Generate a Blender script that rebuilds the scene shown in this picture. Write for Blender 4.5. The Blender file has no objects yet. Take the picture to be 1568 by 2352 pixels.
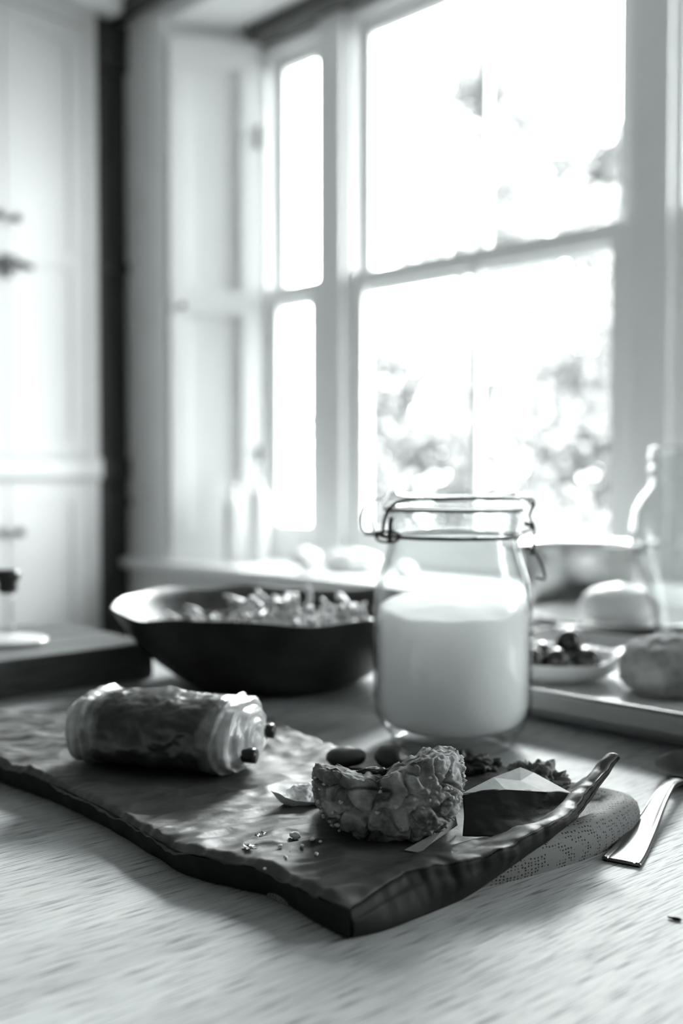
import bpy, bmesh, math, random
from mathutils import Vector, Matrix, noise as mn
random.seed(7)
S = bpy.context.scene
COL = S.collection
PI = math.pi
TZ = 0.90                                   # table top height above the floor

# ------------------------------------------------------------------ camera
cd = bpy.data.cameras.new('camera'); cam = bpy.data.objects.new('camera', cd); COL.objects.link(cam)
cd.sensor_fit = 'VERTICAL'; cd.sensor_height = 36.0; cd.sensor_width = 24.0
cd.lens = 35.05
cam.location = (0, 0, TZ + 0.193)
cam.rotation_euler = (math.radians(90 - 1.9), 0, 0)
cd.clip_start = 0.02
cd.dof.use_dof = True; cd.dof.focus_distance = 0.505; cd.dof.aperture_fstop = 4.2
S.camera = cam

# ------------------------------------------------------------------ sky, lights, exposure
SKY = 28.0
w = bpy.data.worlds.new('overcast_sky'); S.world = w; w.use_nodes = True
nt = w.node_tree
nt.nodes['Background'].inputs[0].default_value = (0.955, 1.0, 0.995, 1)
nt.nodes['Background'].inputs[1].default_value = SKY
S.view_settings.view_transform = 'Standard'
S.view_settings.look = 'None'
S.view_settings.gamma = 1.0
S.view_settings.use_curve_mapping = False
S.view_settings.exposure = 0.0
S.cycles.use_denoising = True
S.cycles.max_bounces = 12
S.cycles.diffuse_bounces = 4
S.cycles.glossy_bounces = 5
S.cycles.transmission_bounces = 10
S.cycles.transparent_max_bounces = 24
S.cycles.sample_clamp_indirect = 8.0
S.cycles.caustics_reflective = False
S.cycles.caustics_refractive = False

sl = bpy.data.lights.new('hazy_sun', 'SUN'); sl.energy = 11.5; sl.angle = math.radians(15); sl.color = (0.965, 1.0, 0.99)
so_ = bpy.data.objects.new('hazy_sun', sl); COL.objects.link(so_)
SD = Vector((0.27 * math.cos(math.radians(25)), 0.963 * math.cos(math.radians(25)), math.sin(math.radians(25))))    # towards the sun
so_.rotation_euler = SD.to_track_quat('Z', 'Y').to_euler()

# room axes: u points out through the windows, v runs along the window wall to the left
EU = Vector((0.695, 0.719, 0)); EV = Vector((-0.719, 0.695, 0))
RA = math.atan2(0.719, 0.695)
def W(u, v, z): return EU * u + EV * v + Vector((0, 0, z))
U_ROOM, U_WIN = 1.925, 2.188
SILL, HEAD, SOFF, CEIL = 0.828, 2.50, 2.56, 2.66
CUP_V = 2.85

for (pv, pw_) in ((1.634, 1.75), (-1.25, 1.04)):
    pl = bpy.data.lights.new('window_daylight_portal', 'AREA'); pl.shape = 'RECTANGLE'
    pl.size = pw_; pl.size_y = 1.75; pl.cycles.is_portal = True
    po = bpy.data.objects.new('window_daylight_portal', pl); COL.objects.link(po)
    po.location = W(2.345, pv, 1.68)
    po.rotation_euler = Matrix((EV, Vector((0, 0, 1)), EU)).transposed().to_euler()

# ------------------------------------------------------------------ materials
def G(v, k=1.0):                            # a faint cool tint, as the photograph's toning
    return (v * 0.992, v, v * 0.999, 1)
def mat(name, v, rough=0.6, spec=0.4, metal=0.0, var=0.0, vscale=20, bump=0.0, bscale=60, stretch=(1, 1, 1), coat=0.0):
    m = bpy.data.materials.new(name); m.use_nodes = True; n = m.node_tree; b = n.nodes['Principled BSDF']
    b.inputs['Base Color'].default_value = G(v); b.inputs['Roughness'].default_value = rough
    b.inputs['Specular IOR Level'].default_value = spec; b.inputs['Metallic'].default_value = metal
    b.inputs['Coat Weight'].default_value = coat
    tc = n.nodes.new('ShaderNodeTexCoord'); mp = n.nodes.new('ShaderNodeMapping')
    mp.inputs['Scale'].default_value = stretch
    n.links.new(tc.outputs['Object'], mp.inputs['Vector'])
    if var:
        t = n.nodes.new('ShaderNodeTexNoise'); t.inputs['Scale'].default_value = vscale; t.inputs['Detail'].default_value = 5
        n.links.new(mp.outputs[0], t.inputs['Vector'])
        r = n.nodes.new('ShaderNodeValToRGB')
        r.color_ramp.elements[0].position = 0.3; r.color_ramp.elements[1].position = 0.7
        r.color_ramp.elements[0].color = G(max(0, v - var)); r.color_ramp.elements[1].color = G(v + var)
        n.links.new(t.outputs['Fac'], r.inputs[0]); n.links.new(r.outputs[0], b.inputs['Base Color'])
    if bump:
        t = n.nodes.new('ShaderNodeTexNoise'); t.inputs['Scale'].default_value = bscale; t.inputs['Detail'].default_value = 6
        n.links.new(mp.outputs[0], t.inputs['Vector'])
        bp = n.nodes.new('ShaderNodeBump'); bp.inputs['Strength'].default_value = bump; bp.inputs['Distance'].default_value = 0.002
        n.links.new(t.outputs['Fac'], bp.inputs['Height']); n.links.new(bp.outputs[0], b.inputs['Normal'])
    return m
def thin_glass(name, tint=0.98, edge=0.7, gloss=1.0):
    m = bpy.data.materials.new(name); m.use_nodes = True; n = m.node_tree; n.nodes.clear()
    out = n.nodes.new('ShaderNodeOutputMaterial'); tr = n.nodes.new('ShaderNodeBsdfTransparent'); gl = n.nodes.new('ShaderNodeBsdfGlossy')
    gl.inputs['Roughness'].default_value = 0.03
    fc = n.nodes.new('ShaderNodeLayerWeight'); fc.inputs['Blend'].default_value = 0.5     # Schlick, the same from both sides
    pw = n.nodes.new('ShaderNodeMath'); pw.operation = 'POWER'; pw.inputs[1].default_value = 5; n.links.new(fc.outputs['Facing'], pw.inputs[0])
    fr = n.nodes.new('ShaderNodeMath'); fr.operation = 'MULTIPLY_ADD'; fr.inputs[1].default_value = 0.96; fr.inputs[2].default_value = 0.04; n.links.new(pw.outputs[0], fr.inputs[0])
    mx = n.nodes.new('ShaderNodeMixShader'); lw = n.nodes.new('ShaderNodeLayerWeight'); lw.inputs['Blend'].default_value = 0.3
    rp = n.nodes.new('ShaderNodeValToRGB')
    rp.color_ramp.elements[0].color = G(tint); rp.color_ramp.elements[1].color = G(edge)
    rp.color_ramp.elements[0].position = 0.35; rp.color_ramp.elements[1].position = 0.95
    n.links.new(lw.outputs['Facing'], rp.inputs[0]); n.links.new(rp.outputs[0], tr.inputs[0])
    ml = n.nodes.new('ShaderNodeMath'); ml.operation = 'MULTIPLY'; ml.inputs[1].default_value = gloss
    n.links.new(fr.outputs[0], ml.inputs[0]); n.links.new(ml.outputs[0], mx.inputs[0])
    n.links.new(tr.outputs[0], mx.inputs[1]); n.links.new(gl.outputs[0], mx.inputs[2]); n.links.new(mx.outputs[0], out.inputs[0])
    return m
def wood(name, v, dark, rough=0.4, sc=1.0, pore=0.6):
    """long grain along local x, dark open pores, slow tone changes, own tone per stave"""
    m = bpy.data.materials.new(name); m.use_nodes = True; n = m.node_tree; b = n.nodes['Principled BSDF']; L = n.links.new
    tc = n.nodes.new('ShaderNodeTexCoord')
    def noise(scl, sx, sy, det=6):
        mp = n.nodes.new('ShaderNodeMapping'); mp.inputs['Scale'].default_value = (sx, sy, sy)
        L(tc.outputs['Object'], mp.inputs[0]); t = n.nodes.new('ShaderNodeTexNoise')
        t.inputs['Scale'].default_value = scl; t.inputs['Detail'].default_value = det; L(mp.outputs[0], t.inputs['Vector']); return t
    a = noise(9 * sc, 0.35, 3); p = noise(130 * sc, 0.30, 8, 3); f = noise(170 * sc, 0.18, 5, 4)
    def ramp(src, p0, p1, c0, c1):
        r = n.nodes.new('ShaderNodeValToRGB'); r.color_ramp.elements[0].position = p0; r.color_ramp.elements[1].position = p1
        r.color_ramp.elements[0].color = G(c0); r.color_ramp.elements[1].color = G(c1); L(src, r.inputs[0]); return r
    ra = ramp(a.outputs['Fac'], 0.3, 0.7, v * 0.72, v); rp = ramp(p.outputs['Fac'], 0.34, 0.46, dark, 1); rf = ramp(f.outputs['Fac'], 0.3, 0.6, 0.72, 1)
    def mul(x, y, fac=1.0):
        k = n.nodes.new('ShaderNodeMixRGB'); k.blend_type = 'MULTIPLY'; k.inputs[0].default_value = fac; L(x, k.inputs[1]); L(y, k.inputs[2]); return k.outputs[0]
    c = mul(mul(ra.outputs[0], rp.outputs[0], pore), rf.outputs[0])
    oi = n.nodes.new('ShaderNodeObjectInfo'); rr = ramp(oi.outputs['Random'], 0, 1, 0.84, 1.08)
    c = mul(c, rr.outputs[0]); L(c, b.inputs['Base Color'])
    b.inputs['Roughness'].default_value = rough; b.inputs['Specular IOR Level'].default_value = 0.22
    bp = n.nodes.new('ShaderNodeBump'); bp.inputs['Strength'].default_value = 0.35; bp.inputs['Distance'].default_value = 0.0006
    L(rp.outputs[0], bp.inputs['Height']); L(bp.outputs[0], b.inputs['Normal'])
    return m

M = {}
M['paint'] = mat('white_satin_paint', 0.95, 0.35)
M['sash'] = mat('white_gloss_paint', 0.92, 0.25, 0.6)
M['trim'] = mat('pale_grey_trim_paint', 0.86, 0.45)
M['wall'] = mat('grey_wall_paint', 0.80, 0.7, var=0.03, vscale=4)
M['darkwall'] = mat('grey_back_wall_paint', 0.20, 0.8)
M['cup'] = mat('cupboard_paint', 0.56, 0.4)
M['shadestrip'] = mat('recess_shade_paint', 0.022, 0.5)  # shade of the strip between cupboard and window wall, put into the paint
M['shade'] = mat('cornice_shade_paint', 0.07, 0.6)  # backlit shade of cornice and head moulding, darkened into the paint
M['ceil'] = mat('ceiling_paint', 0.93, 0.8)
M['floor'] = wood('floor_wood', 0.30, 0.5, 0.45, 0.3)
M['oak'] = wood('oak_worktop', 0.53, 0.14, 0.6, 1.0, 0.75)
M['board'] = wood('dark_board_wood', 0.17, 0.4, 0.38, 0.7)
M['pane'] = thin_glass('window_glass', 0.99, 0.95, 1.0)
M['jarglass'] = thin_glass('jar_glass', 0.985, 0.40, 1.0)
M['jarglass2'] = thin_glass('far_jar_glass', 0.97, 0.55, 1.3)
M['wire'] = mat('steel_wire', 0.045, 0.4, 0.5, metal=0.9)
M['steel'] = mat('polished_steel', 0.17, 0.32, 0.5, metal=1.0)
M['pan'] = mat('hammered_pan_metal', 0.62, 0.2, 0.5, metal=1.0, bump=0.8, bscale=28)
M['iron'] = mat('black_iron', 0.02, 0.4)
M['pewter'] = mat('dark_hammered_pewter', 0.075, 0.36, 0.5, metal=1.0, var=0.03, vscale=14, bump=0.25, bscale=30)
M['flour'] = mat('flour_powder', 0.92, 0.95, 0.1, bump=0.1, bscale=300)
_b = M['flour'].node_tree.nodes['Principled BSDF']; _b.inputs['Subsurface Weight'].default_value = 0.85; _b.inputs['Subsurface Radius'].default_value = (1, 1, 1); _b.inputs['Subsurface Scale'].default_value = 0.10
M['rubber'] = mat('grey_rubber_ring', 0.18, 0.5)
M['paper'] = mat('brown_baking_paper', 0.062, 0.55, 0.3, var=0.012, vscale=35, bump=0.25, bscale=130)
M['papershade'] = mat('shaded_paper', 0.016, 0.6, 0.15, var=0.004, vscale=35, bump=0.2, bscale=130)  # baking paper again, darkened for faces turned away from the windows
M['casepaper'] = mat('muffin_case_paper', 0.30, 0.55, 0.3, var=0.05, vscale=120)
M['ceramic'] = mat('white_glaze', 0.85, 0.12, 0.6)
M['olive'] = mat('black_olive_skin', 0.018, 0.16, 0.6)
M['berry'] = mat('dark_berry_skin', 0.03, 0.4, 0.4)
M['choc'] = mat('dark_chocolate', 0.008, 0.35)
M['bread'] = mat('crusty_bread', 0.24, 0.8, 0.2, var=0.12, vscale=45, bump=0.6, bscale=120)
M['crumb'] = mat('pale_muffin_crumb', 0.85, 0.8, 0.3, var=0.1, vscale=300, bump=0.3, bscale=500)
M['greens'] = mat('dark_mixed_greens', 0.10, 0.5, 0.4, var=0.08, vscale=90)
M['streusel'] = mat('streusel_crumble', 0.5, 0.7, 0.3, var=0.15, vscale=200, bump=0.4, bscale=600)
M['salad'] = mat('shredded_salad', 0.62, 0.45, 0.5, var=0.15, vscale=60)
M['cheese'] = mat('soft_white_cheese', 0.9, 0.35)
M['leaf'] = mat('leaf_green', 0.125, 0.6, 0.3, var=0.035, vscale=3)
M['bark'] = mat('bark', 0.16, 0.9)
M['lawn'] = mat('lawn', 0.09, 0.9, var=0.03, vscale=3)
M['tray'] = mat('grey_enamel_tray', 0.6, 0.28, 0.6, coat=0.3)
M['cloth'] = mat('white_cotton', 0.85, 0.9, 0.1, bump=0.2, bscale=40)
M['plastic'] = mat('white_plastic', 0.82, 0.35)
M['brass'] = mat('aged_brass', 0.12, 0.4, metal=0.8)

# embossed napkin: rows of tiny punched dots
def napkin_mat():
    m = mat('embossed_napkin', 0.2, 0.75, 0.2); n = m.node_tree; b = n.nodes['Principled BSDF']; L = n.links.new
    tc = n.nodes.new('ShaderNodeTexCoord')
    mp = n.nodes.new('ShaderNodeMapping'); mp.inputs['Rotation'].default_value = (0, 0, math.radians(-38)); mp.inputs['Scale'].default_value = (420, 600, 600)
    L(tc.outputs['Object'], mp.inputs[0])
    v = n.nodes.new('ShaderNodeTexVoronoi'); v.inputs['Randomness'].default_value = 0.35; v.inputs['Scale'].default_value = 1.0
    L(mp.outputs[0], v.inputs['Vector'])
    r = n.nodes.new('ShaderNodeValToRGB'); r.color_ramp.elements[0].position = 0.20; r.color_ramp.elements[1].position = 0.34
    r.color_ramp.elements[0].color = G(0.015); r.color_ramp.elements[1].color = G(0.20)
    L(v.outputs['Distance'], r.inputs[0]); L(r.outputs[0], b.inputs['Base Color'])
    bp = n.nodes.new('ShaderNodeBump'); bp.inputs['Strength'].default_value = 0.8; bp.inputs['Distance'].default_value = 0.0008
    L(r.outputs[0], bp.inputs['Height']); L(bp.outputs[0], b.inputs['Normal'])
    return m
M['napkin'] = napkin_mat()

def pastry_mat():
    m = bpy.data.materials.new('glazed_pastry'); m.use_nodes = True; n = m.node_tree; b = n.nodes['Principled BSDF']; L = n.links.new
    tc = n.nodes.new('ShaderNodeTexCoord'); sx = n.nodes.new('ShaderNodeSeparateXYZ'); L(tc.outputs['Object'], sx.inputs[0])
    ab = n.nodes.new('ShaderNodeMath'); ab.operation = 'ABSOLUTE'; L(sx.outputs[0], ab.inputs[0])
    t = n.nodes.new('ShaderNodeTexNoise'); t.inputs['Scale'].default_value = 55; t.inputs['Detail'].default_value = 5; L(tc.outputs['Object'], t.inputs['Vector'])
    ad = n.nodes.new('ShaderNodeMath'); ad.operation = 'MULTIPLY_ADD'; ad.inputs[1].default_value = 0.018; L(t.outputs['Fac'], ad.inputs[0]); L(ab.outputs[0], ad.inputs[2])
    r = n.nodes.new('ShaderNodeValToRGB'); e = r.color_ramp.elements
    e[0].position = 0.044; e[0].color = G(0.022); e[1].position = 0.056; e[1].color = G(0.62)
    L(ad.outputs[0], r.inputs[0])
    r2 = n.nodes.new('ShaderNodeValToRGB'); r2.color_ramp.elements[0].position = 0.35; r2.color_ramp.elements[1].position = 0.75
    r2.color_ramp.elements[0].color = G(0.55); r2.color_ramp.elements[1].color = G(1.25)
    L(t.outputs['Fac'], r2.inputs[0])
    k = n.nodes.new('ShaderNodeMixRGB'); k.blend_type = 'MULTIPLY'; k.inputs[0].default_value = 1; L(r.outputs[0], k.inputs[1]); L(r2.outputs[0], k.inputs[2])
    L(k.outputs[0], b.inputs['Base Color']); b.inputs['Roughness'].default_value = 0.33; b.inputs['Specular IOR Level'].default_value = 0.6
    b.inputs['Coat Weight'].default_value = 0.15; b.inputs['Coat Roughness'].default_value = 0.2
    bp = n.nodes.new('ShaderNodeBump'); bp.inputs['Strength'].default_value = 0.5; bp.inputs['Distance'].default_value = 0.002
    L(t.outputs['Fac'], bp.inputs['Height']); L(bp.outputs[0], b.inputs['Normal'])
    return m
M['pastry'] = pastry_mat()

def muffin_mat():
    m = bpy.data.materials.new('muffin_crust'); m.use_nodes = True; n = m.node_tree; b = n.nodes['Principled BSDF']; L = n.links.new
    tc = n.nodes.new('ShaderNodeTexCoord')
    t = n.nodes.new('ShaderNodeTexNoise'); t.inputs['Scale'].default_value = 75; t.inputs['Detail'].default_value = 6; L(tc.outputs['Object'], t.inputs['Vector'])
    r = n.nodes.new('ShaderNodeValToRGB'); e = r.color_ramp.elements
    e[0].position = 0.38; e[0].color = G(0.12); e[1].position = 0.70; e[1].color = G(0.55)
    L(t.outputs['Fac'], r.inputs[0]); L(r.outputs[0], b.inputs['Base Color'])
    b.inputs['Roughness'].default_value = 0.6; b.inputs['Specular IOR Level'].default_value = 0.4
    t2 = n.nodes.new('ShaderNodeTexNoise'); t2.inputs['Scale'].default_value = 420; t2.inputs['Detail'].default_value = 6; L(tc.outputs['Object'], t2.inputs['Vector'])
    bp = n.nodes.new('ShaderNodeBump'); bp.inputs['Strength'].default_value = 0.7; bp.inputs['Distance'].default_value = 0.0012
    L(t2.outputs['Fac'], bp.inputs['Height']); L(bp.outputs[0], b.inputs['Normal'])
    return m
M['muffin'] = muffin_mat()

# ------------------------------------------------------------------ builders
def mesh(name, verts, faces, m, parent=None, smooth=False, loc=(0, 0, 0), rot=(0, 0, 0)):
    me = bpy.data.meshes.new(name); me.from_pydata([tuple(v) for v in verts], [], faces); me.update()
    if smooth: me.polygons.foreach_set('use_smooth', [True] * len(me.polygons))
    me.materials.append(m)
    o = bpy.data.objects.new(name, me); COL.objects.link(o)
    o.location = loc; o.rotation_euler = rot
    if parent: o.parent = parent
    return o
def thing(name, label, cat, loc=(0, 0, 0), rotz=0, group=None):
    o = bpy.data.objects.new(name, None); COL.objects.link(o); o.empty_display_size = 0.05
    o.location = loc; o.rotation_euler = (0, 0, rotz); tag(o, label, cat, group); return o
def tag(o, label, cat, group=None, kind=None):
    o['label'] = label; o['category'] = cat
    if group: o['group'] = group
    if kind: o['kind'] = kind
    return o
def structure(o, label=None):
    o['kind'] = 'structure'
    if label: o['label'] = label
    return o
def box_vf(lo, hi):
    x0, y0, z0 = lo; x1, y1, z1 = hi
    return ([(x0, y0, z0), (x1, y0, z0), (x1, y1, z0), (x0, y1, z0), (x0, y0, z1), (x1, y0, z1), (x1, y1, z1), (x0, y1, z1)],
            [(0, 3, 2, 1), (4, 5, 6, 7), (0, 1, 5, 4), (1, 2, 6, 5), (2, 3, 7, 6), (3, 0, 4, 7)])
def merge(parts):
    V, F = [], []
    for v, f in parts:
        k = len(V); V += list(v); F += [tuple(i + k for i in q) for q in f]
    return V, F
def rbox(name, lo, hi, m, parent=None, bevel=0.003):
    """box in room axes (u, v, z)"""
    v, f = box_vf(lo, hi)
    o = mesh(name, v, f, m, parent)
    if parent is None: o.rotation_euler = (0, 0, RA)
    if bevel:
        bm = bmesh.new(); bm.from_mesh(o.data)
        bmesh.ops.bevel(bm, geom=bm.edges[:], offset=bevel, segments=2, affect='EDGES', profile=0.6)
        bm.to_mesh(o.data); bm.free()
    return o
def rthing(name, label, cat):                 # a thing whose local axes are the room's u, v, z
    return thing(name, label, cat, (0, 0, 0), RA)
def lathe(profile, n=64, rfun=None):
    V, F = [], []
    for i, (r, z) in enumerate(profile):
        for k in range(n):
            a = 2 * PI * k / n; rr, zz = (r, z) if rfun is None else rfun(r, z, a, i)
            V.append((rr * math.cos(a), rr * math.sin(a), zz))
    for i in range(len(profile) - 1):
        for k in range(n):
            a, b = i * n + k, i * n + (k + 1) % n
            F.append((a, b, b + n, a + n))
    if profile[0][0] > 1e-6: F.append(tuple(range(n - 1, -1, -1)))
    if profile[-1][0] > 1e-6: F.append(tuple((len(profile) - 1) * n + k for k in range(n)))
    return V, F
def catmull(pts, sub=8, closed=False):
    pts = [Vector(p) for p in pts]; out = []; n = len(pts)
    for i in range(n if closed else n - 1):
        if closed: p0, p1, p2, p3 = (pts[(i + j - 1) % n] for j in range(4))
        else: p0, p1, p2, p3 = pts[max(i - 1, 0)], pts[i], pts[i + 1], pts[min(i + 2, n - 1)]
        for k in range(sub):
            t = k / sub
            out.append(0.5 * ((2 * p1) + (p2 - p0) * t + (2 * p0 - 5 * p1 + 4 * p2 - p3) * t * t + (3 * p1 - p0 - 3 * p2 + p3) * t ** 3))
    if not closed: out.append(pts[-1])
    return out
def tube(pts, r, sides=8, closed=False, sub=8):
    c = catmull(pts, sub, closed); n = len(c); V, F = [], []
    up = Vector((0, 0, 1)); prev = None
    for i, p in enumerate(c):
        d = (c[(i + 1) % n] - c[i - 1]) if closed else (c[min(i + 1, n - 1)] - c[max(i - 1, 0)])
        d.normalize()
        if prev is None: prev = d.orthogonal().normalized()
        a = (prev - d * prev.dot(d)).normalized(); prev = a; b = d.cross(a)
        for k in range(sides):
            t = 2 * PI * k / sides; V.append(p + (a * math.cos(t) + b * math.sin(t)) * r)
    for i in range(n if closed else n - 1):
        for k in range(sides):
            j = (i + 1) % n
            F.append((i * sides + k, i * sides + (k + 1) % sides, j * sides + (k + 1) % sides, j * sides + k))
    if not closed:
        F.append(tuple(range(sides - 1, -1, -1))); F.append(tuple((n - 1) * sides + k for k in range(sides)))
    return V, F
def ico(sub, r=1.0):
    bm = bmesh.new(); bmesh.ops.create_icosphere(bm, subdivisions=sub, radius=r)
    V = [v.co.copy() for v in bm.verts]; F = [tuple(v.index for v in f.verts) for f in bm.faces]; bm.free(); return V, F
def fr(p, s, off=0.0, o=4): return mn.fractal(Vector(p) * s + Vector((off, off * 1.7, off * 0.3)), 1.0, 2.0, o)
def sm(a, b, x):
    t = max(0, min(1, (x - a) / (b - a))); return t * t * (3 - 2 * t)

# ------------------------------------------------------------------ room shell
RU0, RV0 = -1.9, -2.4                       # far corner of the kitchen behind the camera
WL = 3.22                                   # plane of the left wall, behind the fitted cupboards
def slab(name, lo, hi, m, label=None, bevel=0): return structure(rbox(name, lo, hi, m, None, bevel), label)
slab('floor', (RU0, RV0, -0.05), (2.6, WL, 0), M['floor'])
slab('ceiling', (RU0, RV0, CEIL), (2.6, WL, CEIL + 0.1), M['ceil'])
slab('wall_back', (RU0 - 0.1, RV0 - 0.1, 0), (RU0, WL + 0.1, CEIL), M['darkwall'])
slab('wall_right', (RU0, RV0 - 0.1, 0), (2.6, RV0, CEIL), M['darkwall'])
slab('wall_left', (RU0, WL, 0), (2.6, WL + 0.1, CEIL), M['wall'])
# window wall: piers either side of the splayed opening, wall below the sill, lintel above
def prism_uv(poly, z0, z1):
    n = len(poly); V = [(a, b, z0) for a, b in poly] + [(a, b, z1) for a, b in poly]
    F = [tuple(range(n - 1, -1, -1)), tuple(range(n, 2 * n))] + [(i, (i + 1) % n, n + (i + 1) % n, n + i) for i in range(n)]
    return V, F
V1L, V0L, V1R, V0R = 2.641, 2.484, 0.628, 0.785
VB0, VB1 = -1.75, -0.75                     # a second opening further along the same wall
parts = [prism_uv([(U_ROOM, WL), (U_ROOM, V1L), (U_WIN, V0L), (2.285, V0L), (2.33, V0L + 0.04), (2.33, WL)], 0, CEIL),
         prism_uv([(U_ROOM, V1R), (U_ROOM, VB1), (2.33, VB1), (2.33, V0R - 0.04), (2.285, V0R), (U_WIN, V0R)], 0, CEIL),
         box_vf((U_ROOM, RV0, 0), (2.33, VB0, CEIL)), box_vf((U_ROOM, VB0, 0), (2.33, VB1, SILL - 0.03)), box_vf((U_ROOM, VB0, SOFF), (2.33, VB1, CEIL)),
         box_vf((U_ROOM, V1R, 0), (2.33, V1L, SILL - 0.03)),
         box_vf((U_ROOM, V1R, SOFF), (2.33, V1L, CEIL))]
v, f = merge(parts); ow = mesh('wall_window', v, f, M['wall'], None); ow.rotation_euler = (0, 0, RA); structure(ow)
structure(rbox('trim_10', (U_ROOM + 0.002, V1R + 0.01, SOFF - 0.012), (U_WIN - 0.061, V1L - 0.01, SOFF + 0.001), M['ceil'], None, 0.002), 'white soffit board above the window recess')
# window sill board with rounded nose
structure(rbox('trim_1', (U_ROOM - 0.035, V1R - 0.05, SILL - 0.028), (U_WIN + 0.06, V1L + 0.22, SILL), M['paint'], None, 0.006), 'deep white painted window sill board')
structure(rbox('trim_8', (U_ROOM - 0.035, VB0 - 0.03, SILL - 0.028), (U_WIN + 0.06, VB1 + 0.03, SILL), M['paint'], None, 0.006), 'sill board of the second window opening')
structure(rbox('trim_9', (U_WIN - 0.06, VB0, HEAD), (U_WIN + 0.02, VB1, SOFF), M['trim'], None, 0.008))
# head moulding inside the opening, and architrave down the left pier
structure(rbox('trim_2', (U_WIN - 0.06, V0R, HEAD), (U_WIN + 0.02, V0L, SOFF), M['shade'], None, 0.008), 'head moulding above the three windows, its shade painted in')
structure(rbox('trim_3', (U_ROOM - 0.014, V1L - 0.006, SILL), (U_ROOM + 0.01, V1L + 0.055, SOFF + 0.01), M['trim'], None, 0.004), 'narrow grey architrave beside the folded shutter')
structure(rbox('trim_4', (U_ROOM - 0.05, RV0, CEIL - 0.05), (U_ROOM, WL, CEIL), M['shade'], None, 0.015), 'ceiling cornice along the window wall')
structure(rbox('trim_5', (RU0, CUP_V - 0.06, CEIL - 0.06), (U_ROOM - 0.05, CUP_V + 0.02, CEIL), M['ceil'], None, 0.02), 'ceiling cornice above the fitted cupboards')
structure(rbox('baseboard_window', (U_ROOM - 0.02, RV0, 0), (U_ROOM, CUP_V, 0.14), M['paint'], None, 0.004))

# ------------------------------------------------------------------ windows
def window(n, va, vb, bar, label):
    """a box sash window between v=va and v=vb"""
    t = bpy.data.objects.new('window_%d' % n, None); COL.objects.link(t); t.rotation_euler = (0, 0, RA); structure(t, label)
    top, bot, mid = HEAD - 0.025, SILL + 0.055, 1.685
    def b(name, lo, hi, m=M['sash'], par=t, bv=0.003): return rbox(name, lo, hi, m, par, bv)
    fr_, = [t]
    pt = [box_vf((U_WIN + 0.012, va, SILL), (2.285, va + 0.022, HEAD)), box_vf((U_WIN + 0.012, vb - 0.022, SILL), (2.285, vb, HEAD)),
          box_vf((U_WIN + 0.012, va + 0.022, top), (2.285, vb - 0.022, HEAD)), box_vf((U_WIN + 0.012, va + 0.022, SILL), (2.285, vb - 0.022, SILL + 0.055))]
    v, f = merge(pt); mesh('window_frame', v, f, M['sash'], t)
    a, c = va + 0.022, vb - 0.022
    for name, u0, z0, z1 in (('lower_sash', 2.206, bot, mid + 0.03), ('upper_sash', 2.240, mid - 0.03, top)):
        st, rl, u1 = 0.042, 0.062 if name == 'lower_sash' else 0.05, u0 + 0.03
        mt = 0.045
        pt = [box_vf((u0, a, z0), (u1, a + st, z1)), box_vf((u0, c - st, z0), (u1, c, z1)),
              box_vf((u0, a + st, z0), (u1, c - st, z0 + rl)), box_vf((u0, a + st, z1 - mt), (u1, c - st, z1))]
        v, f = merge(pt); so = mesh(name, v, f, M['sash'], t)
        zz0, zz1 = z0 + rl, z1 - mt
        if bar:
            vm = (a + c) / 2
            rbox('glazing_bar', (u0 + 0.004, vm - 0.012, zz0), (u1 - 0.004, vm + 0.012, zz1), M['sash'], so, 0.003)
            spans = [(a + st, vm - 0.012), (vm + 0.012, c - st)]
        else: spans = [(a + st, c - st)]
        for s0, s1 in spans: rbox('pane', (u0 + 0.013, s0, zz0), (u0 + 0.017, s1, zz1), M['pane'], so, 0)
    return t
window(1, 2.208, V0L, False, 'narrow left sash window beside the shutter')
window(2, 1.16, 2.104, True, 'wide middle sash window with one vertical glazing bar')
window(3, V0R, 1.06, False, 'narrow right sash window cut by the picture edge')
window(4, VB0, VB1, True, 'sash window of the second opening, outside the picture on the right')
for i, (a, b) in enumerate(((2.104, 2.208), (1.06, 1.16))):
    structure(rbox('trim_%d' % (6 + i), (U_WIN - 0.012, a, SILL), (2.287, b, HEAD), M['trim'], None, 0.006),
              ['grey mullion post between the left and middle windows', 'grey mullion post between the middle and right windows'][i])

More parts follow.
